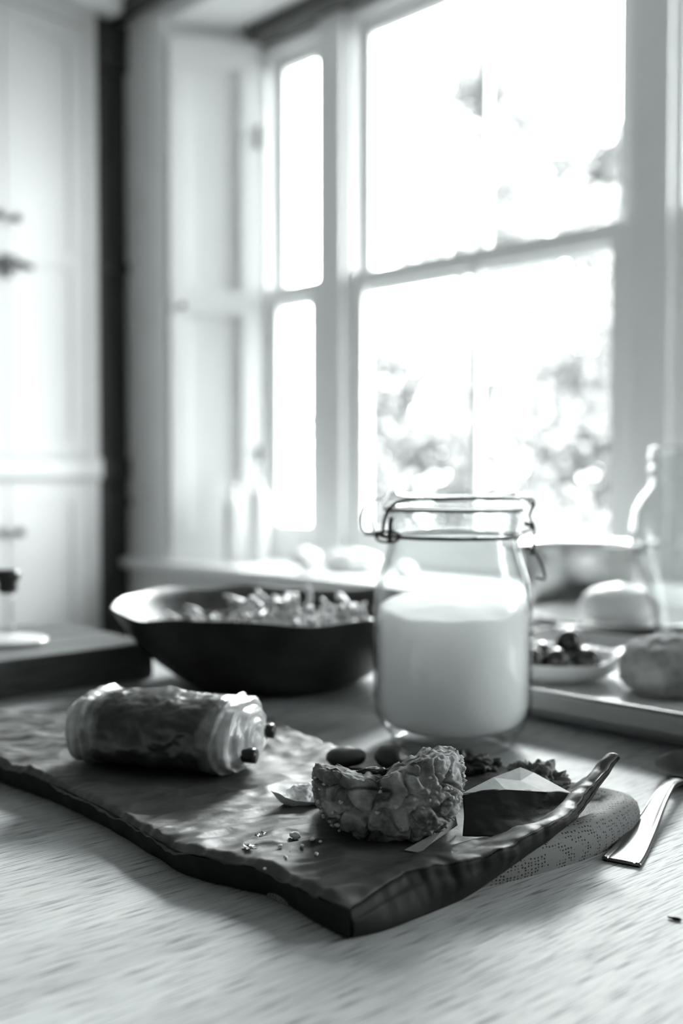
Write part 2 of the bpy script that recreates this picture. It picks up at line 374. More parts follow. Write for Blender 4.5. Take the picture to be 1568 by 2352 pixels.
# folded shutters lining the splayed reveals
def shutter(sgn, v_room, v_win, label):
    a = Vector((U_ROOM + 0.015, v_room)); b = Vector((U_WIN - 0.01, v_win)); d = (b - a); Ls = d.length; ang = math.atan2(d.y, d.x)
    p = W(a.x, a.y, SILL + 0.004); t = thing('window_shutter', label, 'shutter', p, RA + ang)
    H = HEAD - SILL - 0.01; s = -sgn
    def q(name, x0, x1, z0, z1, y0, y1, m=M['paint'], bv=0.003, par=None):
        lo = (x0, min(y0 * s, y1 * s), z0); hi = (x1, max(y0 * s, y1 * s), z1); v, f = box_vf(lo, hi); o = mesh(name, v, f, m, par or t)
        bm = bmesh.new(); bm.from_mesh(o.data); bmesh.ops.bevel(bm, geom=bm.edges[:], offset=bv, segments=2, affect='EDGES'); bm.to_mesh(o.data); bm.free(); return o
    # y>0 (times s) faces the opening
    pt = []
    ys = (0.004, 0.034)
    for x0, x1, z0, z1 in ((0, 0.05, 0, H), (Ls - 0.06, Ls, 0, H), (0.05, Ls - 0.06, 0, 0.08), (0.05, Ls - 0.06, H * 0.5 - 0.04, H * 0.5 + 0.04), (0.05, Ls - 0.06, H - 0.09, H)):
        pt.append(box_vf((x0, min(ys[0] * s, ys[1] * s), z0), (x1, max(ys[0] * s, ys[1] * s), z1)))
    v, f = merge(pt); mesh('shutter_frame', v, f, M['paint'], t)
    for z0, z1 in ((0.08, H * 0.5 - 0.04), (H * 0.5 + 0.04, H - 0.09)):
        q('shutter_panel', 0.05, Ls - 0.06, z0, z1, 0.006, 0.020)
    v, f = lathe([(0.004, 0), (0.004, 0.012), (0.010, 0.016), (0.011, 0.022), (0.006, 0.027), (0.0001, 0.028)], 20)
    k = mesh('knob', v, f, M['iron'], t, True, (0.036, 0.034 * s, H * 0.5 - 0.02), (-PI / 2 * s, 0, 0))
    for z in (H * 0.2, H * 0.82):
        v, f = tube([(Ls - 0.004, 0.036 * s, z - 0.035), (Ls - 0.004, 0.036 * s, z + 0.035)], 0.005, sub=1); mesh('hinge', v, f, M['brass'], t)
shutter(1, V1L, V0L, 'white panelled folding shutter with a small dark knob, in the left window reveal')
shutter(-1, V1R, V0R, 'white panelled folding shutter in the right window reveal')

# ------------------------------------------------------------------ fitted cupboards on the left
cb = rthing('fitted_cupboard', 'tall white panelled cupboard with dark latch left of the windows', 'cupboard')
C0, C1 = 1.05, 1.795
rbox('carcass', (C0, CUP_V + 0.025, 0.0), (C1 + 0.01, WL - 0.002, CEIL - 0.06), M['cup'], cb, 0.002)
rbox('side_stile', (1.765, CUP_V, 0.0), (C1 + 0.01, CUP_V + 0.024, CEIL - 0.06), M['cup'], cb, 0.002)
rbox('top_rail', (C0, CUP_V, 2.54), (1.764, CUP_V + 0.024, CEIL - 0.06), M['cup'], cb, 0.002)
rbox('shelf_moulding', (C0, CUP_V - 0.022, 1.095), (C1 + 0.01, CUP_V + 0.024, 1.160), M['cup'], cb, 0.006)
rbox('plinth', (C0, CUP_V + 0.002, 0.0), (1.764, CUP_V + 0.024, 0.12), M['cup'], cb, 0.002)
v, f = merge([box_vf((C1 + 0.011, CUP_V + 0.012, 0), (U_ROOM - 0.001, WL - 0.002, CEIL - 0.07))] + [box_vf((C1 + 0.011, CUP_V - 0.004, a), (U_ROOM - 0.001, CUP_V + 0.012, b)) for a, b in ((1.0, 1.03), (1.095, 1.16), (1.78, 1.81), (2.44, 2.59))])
mesh('shade_strip_panel', v, f, M['shadestrip'], cb)['label'] = 'dark strip beside the window wall, shade painted into its colour'
def pdoor(u0, u1, z0, z1, splits, knobside, kz, iron):
    b = [box_vf((u0, CUP_V, z0), (u0 + 0.06, CUP_V + 0.022, z1)), box_vf((u1 - 0.06, CUP_V, z0), (u1, CUP_V + 0.022, z1))]
    for a, c in splits: b.append(box_vf((u0 + 0.06, CUP_V, a), (u1 - 0.06, CUP_V + 0.022, c)))
    v, f = merge(b); o = mesh('door', v, f, M['cup'], cb)
    for (a0, a1), (b0, b1) in zip(splits[:-1], splits[1:]):
        rbox('panel', (u0 + 0.06, CUP_V + 0.0045, a1), (u1 - 0.06, CUP_V + 0.020, b0), M['cup'], o, 0.002)
    v, f = lathe([(0.005, 0), (0.005, 0.014), (0.013, 0.019), (0.014, 0.027), (0.007, 0.033), (0.0001, 0.034)], 20)
    ku = u0 + 0.028 if knobside < 0 else u1 - 0.028
    mesh('knob', v, f, M['brass'], o, True, (ku, CUP_V, kz), (PI / 2, 0, 0))
    if iron:
        v1 = tube([(ku + 0.05, CUP_V - 0.018, 1.742), (ku + 0.015, CUP_V - 0.022, 1.748), (ku - 0.03, CUP_V - 0.024, 1.748)], 0.009)
        v2 = box_vf((ku - 0.045, CUP_V - 0.03, 1.725), (ku - 0.008, CUP_V, 1.768)); v3 = tube([(ku - 0.03, CUP_V - 0.02, 1.748), (ku - 0.03, CUP_V - 0.026, 1.70)], 0.008)
        v, f = merge([v1, v2, v3]); mesh('latch', v, f, M['iron'], o)
for u0, u1, side in ((1.484, 1.762, -1), (C0 + 0.003, 1.480, 1)):
    pdoor(u0, u1, 1.165, 2.535, [(1.165, 1.225), (1.76, 1.82), (2.475, 2.535)], side, 1.885, side == -1)
    pdoor(u0, u1, 0.125, 1.090, [(0.125, 0.19), (1.02, 1.090)], side, 0.93, False)

# ------------------------------------------------------------------ table of oak staves
GA = math.radians(39.0); GX = Vector((math.cos(GA), math.sin(GA), 0)); GN = Vector((-math.sin(GA), math.cos(GA), 0))
def Tn(g, n, z=0): return GX * g + GN * n + Vector((0, 0, TZ + z))
G0, G1, N0, PW, NP = -0.55, 1.62, 0.272 - 0.082 * 11, 0.082, 21
N1 = N0 + PW * NP
tb = thing('kitchen_table', 'pale oak kitchen table of joined staves under all the food', 'table', Tn(0, 0) - Vector((0, 0, TZ)), GA)
for i in range(NP):
    L = G1 - G0
    a = G0 - random.uniform(0, 0.0)
    v, f = box_vf((0, 0.00004, -0.04), (L, PW - 0.00004, 0))
    o = mesh('stave', v, f, M['oak'], tb, False, (a, N0 + PW * i, TZ))
def tbox(name, lo, hi, m, bevel=0.003):
    v, f = box_vf(lo, hi); o = mesh(name, v, f, m, tb)
    bm = bmesh.new(); bm.from_mesh(o.data); bmesh.ops.bevel(bm, geom=bm.edges[:], offset=bevel, segments=2, affect='EDGES'); bm.to_mesh(o.data); bm.free()
v, f = merge([box_vf((G0 + 0.06, N0 + 0.06, TZ - 0.13), (G1 - 0.06, N0 + 0.085, TZ - 0.0405)), box_vf((G0 + 0.06, N1 - 0.085, TZ - 0.13), (G1 - 0.06, N1 - 0.06, TZ - 0.0405)),
              box_vf((G0 + 0.06, N0 + 0.085, TZ - 0.13), (G0 + 0.085, N1 - 0.085, TZ - 0.0405)), box_vf((G1 - 0.085, N0 + 0.085, TZ - 0.13), (G1 - 0.06, N1 - 0.085, TZ - 0.0405))])
mesh('apron', v, f, M['paint'], tb)
for g in (G0 + 0.09, G1 - 0.16):
    for nn in (N0 + 0.09, N1 - 0.16): tbox('leg', (g, nn, 0), (g + 0.07, nn + 0.07, TZ - 0.0405), M['paint'])

# ------------------------------------------------------------------ embossed napkin under the paper
def smooth_poly(pts, sub=10): return catmull([(x, y, 0) for x, y in pts], sub, True)
nap = smooth_poly([(0.002, 0.421), (0.03, 0.441), (0.0548, 0.4585), (0.0854, 0.4745), (0.110, 0.490), (0.1335, 0.508), (0.158, 0.535), (0.1655, 0.552), (0.153, 0.566), (0.11, 0.59),
                   (0.03, 0.63), (-0.06, 0.68), (-0.2, 0.735), (-0.30, 0.73), (-0.29, 0.70), (-0.2, 0.622), (-0.115, 0.540), (-0.062, 0.483), (-0.022, 0.442)], 10)
cen = Vector((-0.02, 0.57, 0))
def nap_h(x, y): return 0.0085 + 0.0090 * sm(0.05, 0.11, x)
V, F = [], []; n = len(nap)
prof = [(0.0, 0.0003), (-0.0006, 0.25), (-0.0004, 0.5), (0.0010, 0.76), (0.0042, 0.93), (0.0095, 1.0), (0.02, 0.98), (0.05, 0.9), (0.09, 0.85)]
for ins, hz in prof:
    for p in nap:
        d = (cen - p); dl = d.length; q = p + d.normalized() * min(ins, dl * 0.8)
        h = nap_h(p.x, p.y); h += (0.0078 - h) * sm(0.010, 0.030, ins)
        V.append((q.x, q.y, h * hz + (0.0006 * fr((q.x, q.y, 0), 40) if hz > 0.3 else 0)))
V.append((cen.x, cen.y, 0.0068))
for i in range(len(prof) - 1):
    for k in range(n): F.append((i * n + k, i * n + (k + 1) % n, (i + 1) * n + (k + 1) % n, (i + 1) * n + k))
for k in range(n): F.append(((len(prof) - 1) * n + k, (len(prof) - 1) * n + (k + 1) % n, len(V) - 1))
o = mesh('paper_napkin', V, F, M['napkin'], None, True, (0, 0, TZ))
tag(o, 'dark folded napkin embossed with tiny dots, showing at the right under the baking paper', 'napkin')

# ------------------------------------------------------------------ crumpled baking paper
PZ = 0.0135
Fe = catmull([(-0.30, 0.69, PZ), (-0.211, 0.6165, PZ), (-0.175, 0.5857, PZ), (-0.1305, 0.539, PZ), (-0.0893, 0.488, PZ), (-0.0728, 0.471, PZ), (-0.0362, 0.4505, PZ), (-0.0157, 0.427, PZ), (0.003, 0.41, PZ)], 12)
Re = catmull([(0.003, 0.41, PZ), (0.019, 0.4275, 0.017), (0.032, 0.439, 0.019), (0.0664, 0.4527, 0.020), (0.09, 0.468, 0.0245), (0.111, 0.484, 0.028), (0.1225, 0.504, 0.030), (0.139, 0.525, 0.037), (0.150, 0.535, 0.044)], 12)
Be = catmull([(-0.33, 0.76, PZ), (-0.20, 0.765, PZ), (-0.07, 0.745, PZ), (-0.03, 0.69, PZ), (0.013, 0.655, PZ), (0.06, 0.64, PZ), (0.10, 0.615, PZ), (0.118, 0.580, 0.0145), (0.128, 0.556, 0.0185), (0.139, 0.5415, 0.030), (0.150, 0.535, 0.044)], 12)
def resample(c, n):
    L = [0]
    for a, b in zip(c[:-1], c[1:]): L.append(L[-1] + (b - a).length)
    out = []; j = 0
    for i in range(n + 1):
        t = L[-1] * i / n
        while j < len(L) - 2 and L[j + 1] < t: j += 1
        k = (t - L[j]) / max(1e-9, L[j + 1] - L[j]); out.append(c[j].lerp(c[j + 1], min(1, k)))
    return out
NS, NTT = 300, 170
Fe, Be, Re = resample(Fe, NS), resample(Be, NS), resample(Re, NTT)
for j in range(4, NTT - 1):                 # crinkled lip
    k = sm(4, 40, j) * sm(NTT, NTT - 12, j)
    Re[j] += k * Vector((0.0017 * mn.noise(Vector((j * 0.17, 3, 0))), -0.0015 * mn.noise(Vector((j * 0.21, 8, 0))), 0.0013 * mn.noise(Vector((j * 0.13, 1, 7)))))
Le = [Fe[0].lerp(Be[0], j / NTT) for j in range(NTT + 1)]
V, F = [], []
def wrinkle(x, y):
    a = abs(fr((x, y, 0), 16, 3.1, 3)); b = abs(fr((x * 0.55 + y * 0.8, y * 1.9 - x * 1.3, 0), 22, 9.2, 3)); c = fr((x, y, 0), 7, 1.5, 2)
    return 0.0034 * (0.35 - a) + 0.0036 * (0.3 - b) + 0.0026 * c
def flat_at(x, y):                          # pressed flat under the roll and the muffin
    a = math.hypot((x + 0.109) / 0.075, (y - 0.617) / 0.045); b = math.hypot((x - 0.0245) / 0.045, (y - 0.522) / 0.045)
    return max(sm(1.15, 0.8, a), sm(1.15, 0.8, b))
for j in range(NTT + 1):
    t = j / NTT
    for i in range(NS + 1):
        s = i / NS
        p = Fe[i] * (1 - t) + Be[i] * t + Le[j] * (1 - s) + Re[j] * s - (Fe[0] * (1 - s) * (1 - t) + Fe[-1] * s * (1 - t) + Be[0] * (1 - s) * t + Be[-1] * s * t)
        lift = max((Re[j].z - PZ) * sm(0.92, 1.0, s) ** 1.2, (Be[i].z - PZ) * sm(0.85, 1.0, t) ** 1.3)
        z = PZ + lift if s < 1 else Re[j].z
        wr = wrinkle(p.x, p.y); base = max(0.0112, z + wr * (1 - 0.8 * flat_at(p.x, p.y)) + 0.0012)
        if s > 0.975: wav = (s - 0.975) / 0.025; base = base * (1 - wav) + (Re[j].z + 0.0009 * mn.noise(Vector((j * 0.16, 0, 0)))) * wav
        # front edge turns down softly
        dn = sm(0.022, 0.0, t) * (1 - sm(0.95, 1.0, s)); base -= dn * 0.0035 * (1 + 0.6 * mn.noise(Vector((i * 0.07, 4, 0))))
        w2 = 0.0010 * mn.noise(Vector((p.x * 70, p.y * 70, 2))) * (1 if 0 < s < 1 else 0.6)
        V.append((p.x + w2, p.y - w2 * 0.8, base))
for j in range(NTT):
    for i in range(NS):
        a = j * (NS + 1) + i; F.append((a, a + 1, a + NS + 2, a + NS + 1))
bp_ = thing('baking_paper', 'crumpled brown baking paper holding the pastry roll and muffin', 'paper', (0, 0, TZ))
o = mesh('paper_sheet', V, F, M['paper'], bp_, True)
sd = o.modifiers.new('thickness', 'SOLIDIFY'); sd.thickness = 0.0003; sd.offset = -1
# turned-down layer along the right edge, shade put into its colour
Dn = resample(catmull([(0.004, 0.4125, 0.0008), (0.018, 0.4195, 0.0008), (0.033, 0.4315, 0.0008), (0.0555, 0.4515, 0.0008), (0.0748, 0.4655, 0.0065), (0.0987, 0.4830, 0.0150), (0.118, 0.503, 0.020), (0.135, 0.524, 0.029), (0.149, 0.535, 0.042)], 12), NTT)
V, F = [], []; K = 14
for j in range(NTT + 1):
    for k in range(K + 1):
        q = k / K; p = Re[j].lerp(Dn[j], q)
        bul = math.sin(PI * q) * (0.0022 + 0.0025 * mn.noise(Vector((j * 0.055, q * 1.2, 5))))
        V.append((p.x + bul * 0.65, p.y - bul * 0.76, p.z - 0.0004 - 0.0016 * math.sin(PI * min(1, q * 3))))
for j in range(NTT):
    for k in range(K):
        a = j * (K + 1) + k; F.append((a, a + K + 1, a + K + 2, a + 1))
o = mesh('folded_edge', V, F, M['papershade'], bp_, True); sd = o.modifiers.new('thickness', 'SOLIDIFY'); sd.thickness = 0.0003
# turned-down flap along the long front edge, in the shade-darkened paper
V, F = [], []; K = 8
for i in range(0, NS + 1):
    for k in range(K + 1):
        q = k / K; x, y, _ = Fe[i]; 
        zt = 0.0122 + 0.0008 * mn.noise(Vector((i * 0.05, 1, 0)))
        inw = 0.0008 + 0.0035 * q + 0.0010 * mn.noise(Vector((i * 0.09, q, 0)))
        if i > NS - 25: inw *= (NS - i) / 25
        V.append((x + inw * 0.72, y + inw * 0.60, zt * (1 - q) + 0.0008))
for i in range(NS):
    for k in range(K):
        a = i * (K + 1) + k; F.append((a, a + K + 1, a + K + 2, a + 1))
o = mesh('folded_edge', V, F, M['papershade'], bp_, True)

from mathutils.kdtree import KDTree
_pv = [v.co.copy() for v in bpy.data.objects['paper_sheet'].data.vertices]
_kd = KDTree(len(_pv))
for _i, _c in enumerate(_pv): _kd.insert((_c.x, _c.y, 0), _i)
_kd.balance()
def paper_z(x, y): return _pv[_kd.find((x, y, 0))[1]].z

# ------------------------------------------------------------------ pain au chocolat
def make_roll():
    t = thing('pastry_roll', 'glazed chocolate pastry roll with rolled layered ends on the baking paper', 'pastry', (-0.109, 0.617, TZ + 0.0152), math.radians(-17))
    Lh, NA, NR = 0.058, 110, 150
    V, F = [], []
    HY, HZ = 0.0300, 0.0243
    def sec(a, k):                              # superellipse section, flat below
        c, s = math.cos(a), math.sin(a); e = 0.82
        y = HY * math.copysign(abs(c) ** e, c); z = HZ * math.copysign(abs(s) ** e, s)
        if s < 0: z *= 0.86
        return y * k, z * k
    rows = []
    for i in range(NA + 1):
        x = -1 + 2 * i / NA; rows.append((x * (Lh - 0.010), 1.0 - 0.05 * abs(x) ** 2, 0))
    cap = []
    for i in range(1, 27):
        q = i / 26; cap.append((q, 1))
    def ring(x, k, q, sgn):
        out = []
        for j in range(NR):
            a = 2 * PI * j / NR; y, z = sec(a, k)
            n1 = 0.0028 * fr((x, y, z), 38, 2, 4); rr = 1 + n1 / 0.025
            xx = x
            if q > 0:
                ph = (q * 3.1 + a * sgn / (2 * PI)) % 1.0
                xx += sgn * (0.0042 * math.sin(PI * ph) ** 0.7 * (1 - 0.35 * q) + 0.0018 * fr((y, z, q), 60, 4, 3))
            elif abs(x) > 0.036:                # layer lips wrapping near each end
                ph = (abs(x) - 0.036) / 0.0065 + 0.25 * math.sin(a * 2 + 1)
                rr += 0.055 * math.sin(2 * PI * ph) * sm(0.036, 0.043, abs(x))
            out.append((xx, y * rr, z * rr))
        return out
    allr = []
    for q, _ in reversed(cap): allr.append(ring(-(Lh - 0.010) - 0.010 * math.sin(min(1, q * 1.4) * PI / 2), 0.95 * (1 - q) ** 0.75 + 0.004, q, -1))
    for x, k, q in rows: allr.append(ring(x, k, 0, 1))
    for q, _ in cap: allr.append(ring((Lh - 0.010) + 0.010 * math.sin(min(1, q * 1.4) * PI / 2), 0.95 * (1 - q) ** 0.75 + 0.004, q, 1))
    for r in allr: V += r
    for i in range(len(allr) - 1):
        for j in range(NR):
            a, b = i * NR + j, i * NR + (j + 1) % NR; F.append((a, b, b + NR, a + NR))
    F.append(tuple(range(NR - 1, -1, -1))); F.append(tuple((len(allr) - 1) * NR + j for j in range(NR)))
    V = [(x, y, z + HZ * 0.86) for x, y, z in V]
    mesh('pastry_body', V, F, M['pastry'], t, True)
    for x, y, z, r in ((-0.062, -0.006, 0.016, 0.0048), (0.0635, -0.014, 0.014, 0.0045), (0.0625, 0.018, 0.021, 0.0045)):
        v, f = tube([(x - math.copysign(0.012, x), y, z), (x + math.copysign(0.002, x), y, z)], r, 10, sub=4)
        v = [Vector((p[0], p[1] + 0.0005 * mn.noise(Vector(p) * 300), p[2] + 0.0006 * mn.noise(Vector(p) * 200))) for p in v]
        mesh('chocolate_baton', v, f, M['choc'], t, True)
make_roll()

# ------------------------------------------------------------------ bitten muffin
def make_muffin():
    t = thing('bitten_muffin', 'half-eaten crumbly muffin with a bitten top edge, lying on the baking paper', 'muffin', (0.0240, 0.5100, TZ + 0.0136), 0)
    V, F = ico(7); out = []
    def hull(d):
        e = 3.8; k = (abs(d.x) ** e + abs(d.y) ** e + abs(d.z) ** e) ** (-1 / e)
        q = Vector((d.x * k * 0.0378, d.y * k * 0.0350, d.z * k * 0.0255)); tp = sm(-0.026, 0.000, q.z)
        q.x *= 0.86 + 0.14 * tp; q.y *= 0.90 + 0.10 * tp; return q
    for p in V:
        d = p.normalized(); q = hull(d); z = q.z + 0.0255
        # the bite: a thin ragged ridge along the near side, tall at the right, falling away behind
        rim = 0.0350 + 0.0085 * sm(-0.008, 0.020, q.x) + 0.0035 * sm(-0.018, -0.032, q.x) + 0.0016 * fr((q.x, 0, 0), 130, 5, 4)
        back = max(0, q.y + 0.019 - 0.014 * sm(0.008, 0.026, q.x))
        lim = rim - 0.85 * back + 0.0018 * fr((q.x, q.y, 0), 150, 7, 4)
        c = Vector((q.x, q.y, z)); cut = z > lim
        if cut: z = max(lim, 0.006)
        ds, _ = mn.voronoi(c * 62 + Vector((3, 1, 7)) + Vector((mn.noise(c * 90), mn.noise(c * 90 + Vector((9, 0, 0))), 0)) * 0.6)
        df, _ = mn.voronoi(c * 250); edge = ds[1] - ds[0]; ef = df[1] - df[0]
        fine = 0.35 + 0.65 * sm(0.002, 0.014, q.x + 0.006 * mn.noise(c * 60)) + 0.5 * sm(-0.020, -0.032, q.x)
        h = 0.0030 * fr(c, 34, 11, 2) + 0.0012 * fr(c, 120, 8, 2) + 0.0038 * (sm(0.0, 0.16, edge) - 0.9) + 0.0010 * fine * (sm(0, 0.5, ef) - 0.5) + 0.0006 * fr(c, 350, 2, 3)
        h *= 0.45 if cut else 1.0
        q += d * h; z += d.z * h
        out.append((q.x, q.y, max(0.0002, z)))
    mesh('crumb_body', out, F, M['muffin'], t, True)
    # streusel lumps on the sides
    rnd = random.Random(4); lumps = []
    for i in range(230):
        a = rnd.uniform(-PI, 0.15); el = rnd.uniform(-0.75, 0.45); d = Vector((math.cos(a) * math.cos(el), math.sin(a) * math.cos(el), math.sin(el)))
        q = hull(d); z = q.z + 0.0255
        if z > 0.032 + 0.0080 * sm(-0.008, 0.020, q.x) or z < 0.003: continue
        if q.x < 0.012 and q.x > -0.024 and mn.noise(q * 70) < 0.18: continue
        if q.x >= 0.012 and rnd.random() < 0.25: continue
        r = rnd.uniform(0.0003, 0.0013); v, f = ico(2, r); off = rnd.random() * 50
        lumps.append(([(q.x * 1.005 + p.x * (1 + 0.9 * mn.noise(p * 900 + Vector((off, 0, 0)))), q.y * 1.005 + p.y * (1 + 0.6 * mn.noise(p * 800 + Vector((off, 9, 0)))), max(0.0002, z + p.z * (0.8 + 0.8 * mn.noise(p * 700 + Vector((0, off, 0)))))) for p in v], f))
    v, f = merge(lumps); o = mesh('streusel', v, f, M['streusel'], t, True); o['kind'] = 'stuff'
    # jam-dark filling at the bitten edge
    V, F = ico(4, 0.006); out = []
    for p in V:
        q = p * (1 + 0.35 * fr(p, 400, 3, 3)); out.append((q.x * 1.3 - 0.009, q.y * 0.6 - 0.0215, q.z * 0.5 + 0.0338))
    mesh('fruit_filling', out, F, M['choc'], t, True)
    # torn case paper at the foot
    P = [(0.0307, 0.482, 0.0150), (0.038, 0.4795, 0.0147), (0.0438, 0.4865, 0.0165), (0.052, 0.499, 0.0200), (0.0595, 0.509, 0.0175), (0.0585, 0.510, 0.0220), (0.045, 0.500, 0.0150)]
    V = [(a - 0.0245, b - 0.5180, c - 0.0140) for a, b, c in P]
    o = mesh('paper_case', V, [(0, 1, 2), (0, 2, 3), (0, 3, 6), (3, 4, 5), (2, 4, 3)], M['casepaper'], t); sd = o.modifiers.new('thickness', 'SOLIDIFY'); sd.thickness = 0.0003
make_muffin()

# ------------------------------------------------------------------ opened paper case to the right of the muffin
def sheet(rows, nu, nv, amp, sc, off, name, m, parent, loc=(0, 0, 0), thick=0.0003):
    """surface through rows of world points, finely divided, crumpled"""
    rs = [resample(catmull(r, 8), nu) for r in rows]; V, F = [], []
    for i in range(nu + 1):
        c = catmull([r[i] for r in rs], 10); c = resample(c, nv)
        for j, p in enumerate(c):
            a = amp * (fr(p, sc, off, 3)); edge = 1
            V.append((p.x - loc[0], p.y - loc[1], p.z + a - loc[2]))
    for i in range(nu):
        for j in range(nv):
            a = i * (nv + 1) + j; F.append((a, a + nv + 1, a + nv + 2, a + 1))
    o = mesh(name, V, F, m, parent, True)
    if thick: sd = o.modifiers.new('thickness', 'SOLIDIFY'); sd.thickness = thick
    return o
pc = thing('muffin_case', 'flattened brown paper muffin case folded into a pale ridge right of the muffin', 'paper case', (0.09, 0.50, TZ + 0.014))
sheet([[(0.060, 0.489, 0.0160), (0.085, 0.484, 0.0175), (0.106, 0.490, 0.0230)], [(0.062, 0.500, 0.0235), (0.088, 0.497, 0.0235), (0.114, 0.503, 0.0265)],
       [(0.0625, 0.511, 0.0305), (0.090, 0.512, 0.0325), (0.1200, 0.512, 0.0298)]], 60, 30, 0.0012, 60, 2, 'case_wall', M['papershade'], pc, (0.09, 0.50, 0.014))  # near wall of the case, its shade carried by the darker paper
V = [(0.0625, 0.511, 0.0305), (0.080, 0.5205, 0.0358), (0.0955, 0.528, 0.0390), (0.1025, 0.527, 0.0365), (0.1200, 0.512, 0.0298), (0.105, 0.5115, 0.0310), (0.085, 0.5115, 0.0322), (0.094, 0.519, 0.0345)]
V = [(a - 0.09, b - 0.50, c - 0.014) for a, b, c in V]
o = mesh('case_fold', V, [(0, 6, 1), (6, 7, 1), (1, 7, 2), (7, 3, 2), (6, 5, 7), (5, 3, 7), (5, 4, 3)], M['cloth'], pc); sd = o.modifiers.new('thickness', 'SOLIDIFY'); sd.thickness = 0.0003
o.data.materials[0] = mat('lit_case_paper', 0.6, 0.5, var=0.06, vscale=200)  # lighter copy of the case paper for the light on the upturned fold

def lump(name, loc, size, m, label, cat, group=None, sub=4, amp=0.3, sc=120, seed=0, rot=0, flat=0.0):
    V, F = ico(sub); out = []
    for p in V:
        q = Vector((p.x * size[0], p.y * size[1], p.z * size[2])); q += p * min(size) * amp * fr(q, sc, seed, 4)
        out.append((q.x, q.y, max(q.z, -size[2] * (1 - flat))))
    zmin = min(q[2] for q in out); out = [(a, b, c - zmin) for a, b, c in out]
    o = mesh(name, out, F, m, None, True, (loc[0], loc[1], TZ + loc[2]), (0, 0, rot))
    return tag(o, label, cat, group)
lump('muffin_crust', (0.113, 0.566, 0.0145), (0.019, 0.0075, 0.0085), M['bread'], 'rough broken muffin crust piece behind the pale paper ridge', 'pastry', sub=5, amp=0.9, sc=230, seed=3, rot=math.radians(-42), flat=0.2)
lump('blueberry', (0.003, 0.612, 0.0150), (0.0125, 0.010, 0.0062), M['berry'], 'squashed dark berry just behind the muffin, the left one', 'berry', sub=4, amp=0.12, sc=90, seed=1)
lump('blueberry', (0.031, 0.604, 0.0150), (0.0105, 0.009, 0.0075), M['berry'], 'squashed dark berry behind the muffin, nearer the jar foot', 'berry', sub=4, amp=0.2, sc=90, seed=6)
lump('muffin_chunk', (0.075, 0.600, 0.0150), (0.021, 0.009, 0.0055), M['berry'], 'dark crumbled muffin remains in front of the jar foot', 'pastry', sub=5, amp=0.9, sc=200, seed=13)

# torn piece of case with a bit of crumb, left of the muffin
tp = thing('torn_case_piece', 'torn scrap of pale muffin case holding crumb, left of the muffin', 'paper case', (-0.0235, 0.541, TZ + paper_z(-0.0235, 0.541)))
tp.scale = (0.66, 0.66, 0.72)
V, F = [], []
for j in range(15):
    for i in range(25):
        a = math.radians(-175 + 175 * i / 24); q = j / 14
        rr = 0.006 + 0.0135 * q * (1 + 0.12 * math.sin(i * 0.9)); z = 0.0005 + 0.013 * q ** 1.8 * (0.45 + 0.55 * sm(-60, -175, -175 + 175 * i / 24)) + 0.0008 * mn.noise(Vector((i * 0.5, q * 3, 0)))
        V.append((rr * math.cos(a) * 1.15, rr * math.sin(a) * 0.55, z))
for j in range(14):
    for i in range(24):
        a = j * 25 + i; F.append((a, a + 1, a + 26, a + 25))
o = mesh('case_shell', V, F, M['cheese'], tp, True); sd = o.modifiers.new('thickness', 'SOLIDIFY'); sd.thickness = 0.0004
V, F = ico(5); out = []
for p in V:
    q = Vector((p.x * 0.0135, p.y * 0.007, p.z * 0.008)); q += p * 0.003 * fr(q, 170, 5, 4); out.append((q.x + 0.004, q.y + 0.002, max(0.0008, q.z + 0.0085)))
mesh('crumb_piece', out, F, M['crumb'], tp, True)

# crumbs on the paper
cr = [(677, 1928, 13), (642, 1953, 7), (655, 1980, 6), (652, 1972, 3), (693, 1947, 5), (717, 1937, 7), (735, 1937, 4.5), (720, 1925, 3), (726, 1963, 6), (606, 1994, 4), (664, 1962, 2), (1041, 1975, 3), (1055, 1971, 2.5)]
CRL = ['largest pale crumb on the dark paper left of the muffin', 'chunky pale crumb just below and left of the largest crumb', 'lower crumb of the touching pair left of the muffin foot', 'upper tiny crumb of the touching pair left of the muffin foot',
       'small pale crumb right below the largest crumb', 'flat oblong pale crumb beside the muffin foot', 'tiny crumb touching the shadow of the muffin, right of the oblong one', 'tiny pale crumb above the flat oblong crumb',
       'dull brownish crumb nearest the muffin shadow', 'pale crumb near the front paper edge, below the others', 'speck-sized crumb between the largest crumb and the pair', 'left speck of the two by the raised paper lip', 'right speck of the two by the raised paper lip']
for i, (px, py, w_) in enumerate(cr):
    D = 0.1765 * 2290 / (py + 3 - 1100); X = (px - 784) / 2290 * D; r = w_ / 2290 * D
    lab = CRL[i]
    lump('crumb', (X, D, paper_z(X, D) + 0.0002), (r, r * 0.8, r * 0.62), M['crumb'], lab, 'crumb', 'pale crumbs on the baking paper', 3, 0.5, 500, i * 3.3, i)
for i, (px, py) in enumerate(((575, 1957), (597, 1930), (566, 1961))):
    D = 0.1765 * 2290 / (py - 1100); X = (px - 784) / 2290 * D
    V, F = [], []
    for a in range(7):
        for b in range(5):
            V.append(((a - 3) * 0.0010, (b - 2) * 0.0008, 0.0006 + 0.0013 * abs(mn.noise(Vector((a * 0.7, b * 0.7, i * 5))))))
    for a in range(6):
        for b in range(4): k = a * 5 + b; F.append((k, k + 5, k + 6, k + 1))
    o = mesh('pastry_flake', V, F, M['pastry'], None, False, (X, D, TZ + paper_z(X, D) + 0.0003), (0, 0, i)); sd = o.modifiers.new('thickness', 'SOLIDIFY'); sd.thickness = 0.0002
    tag(o, ['thin glossy pastry flake on the paper, right one of the lower pair', 'thin glossy pastry flake lying above the other two on the paper', 'thin glossy pastry flake on the paper, leftmost of the three'][i], 'flake', 'pastry flakes on the baking paper')
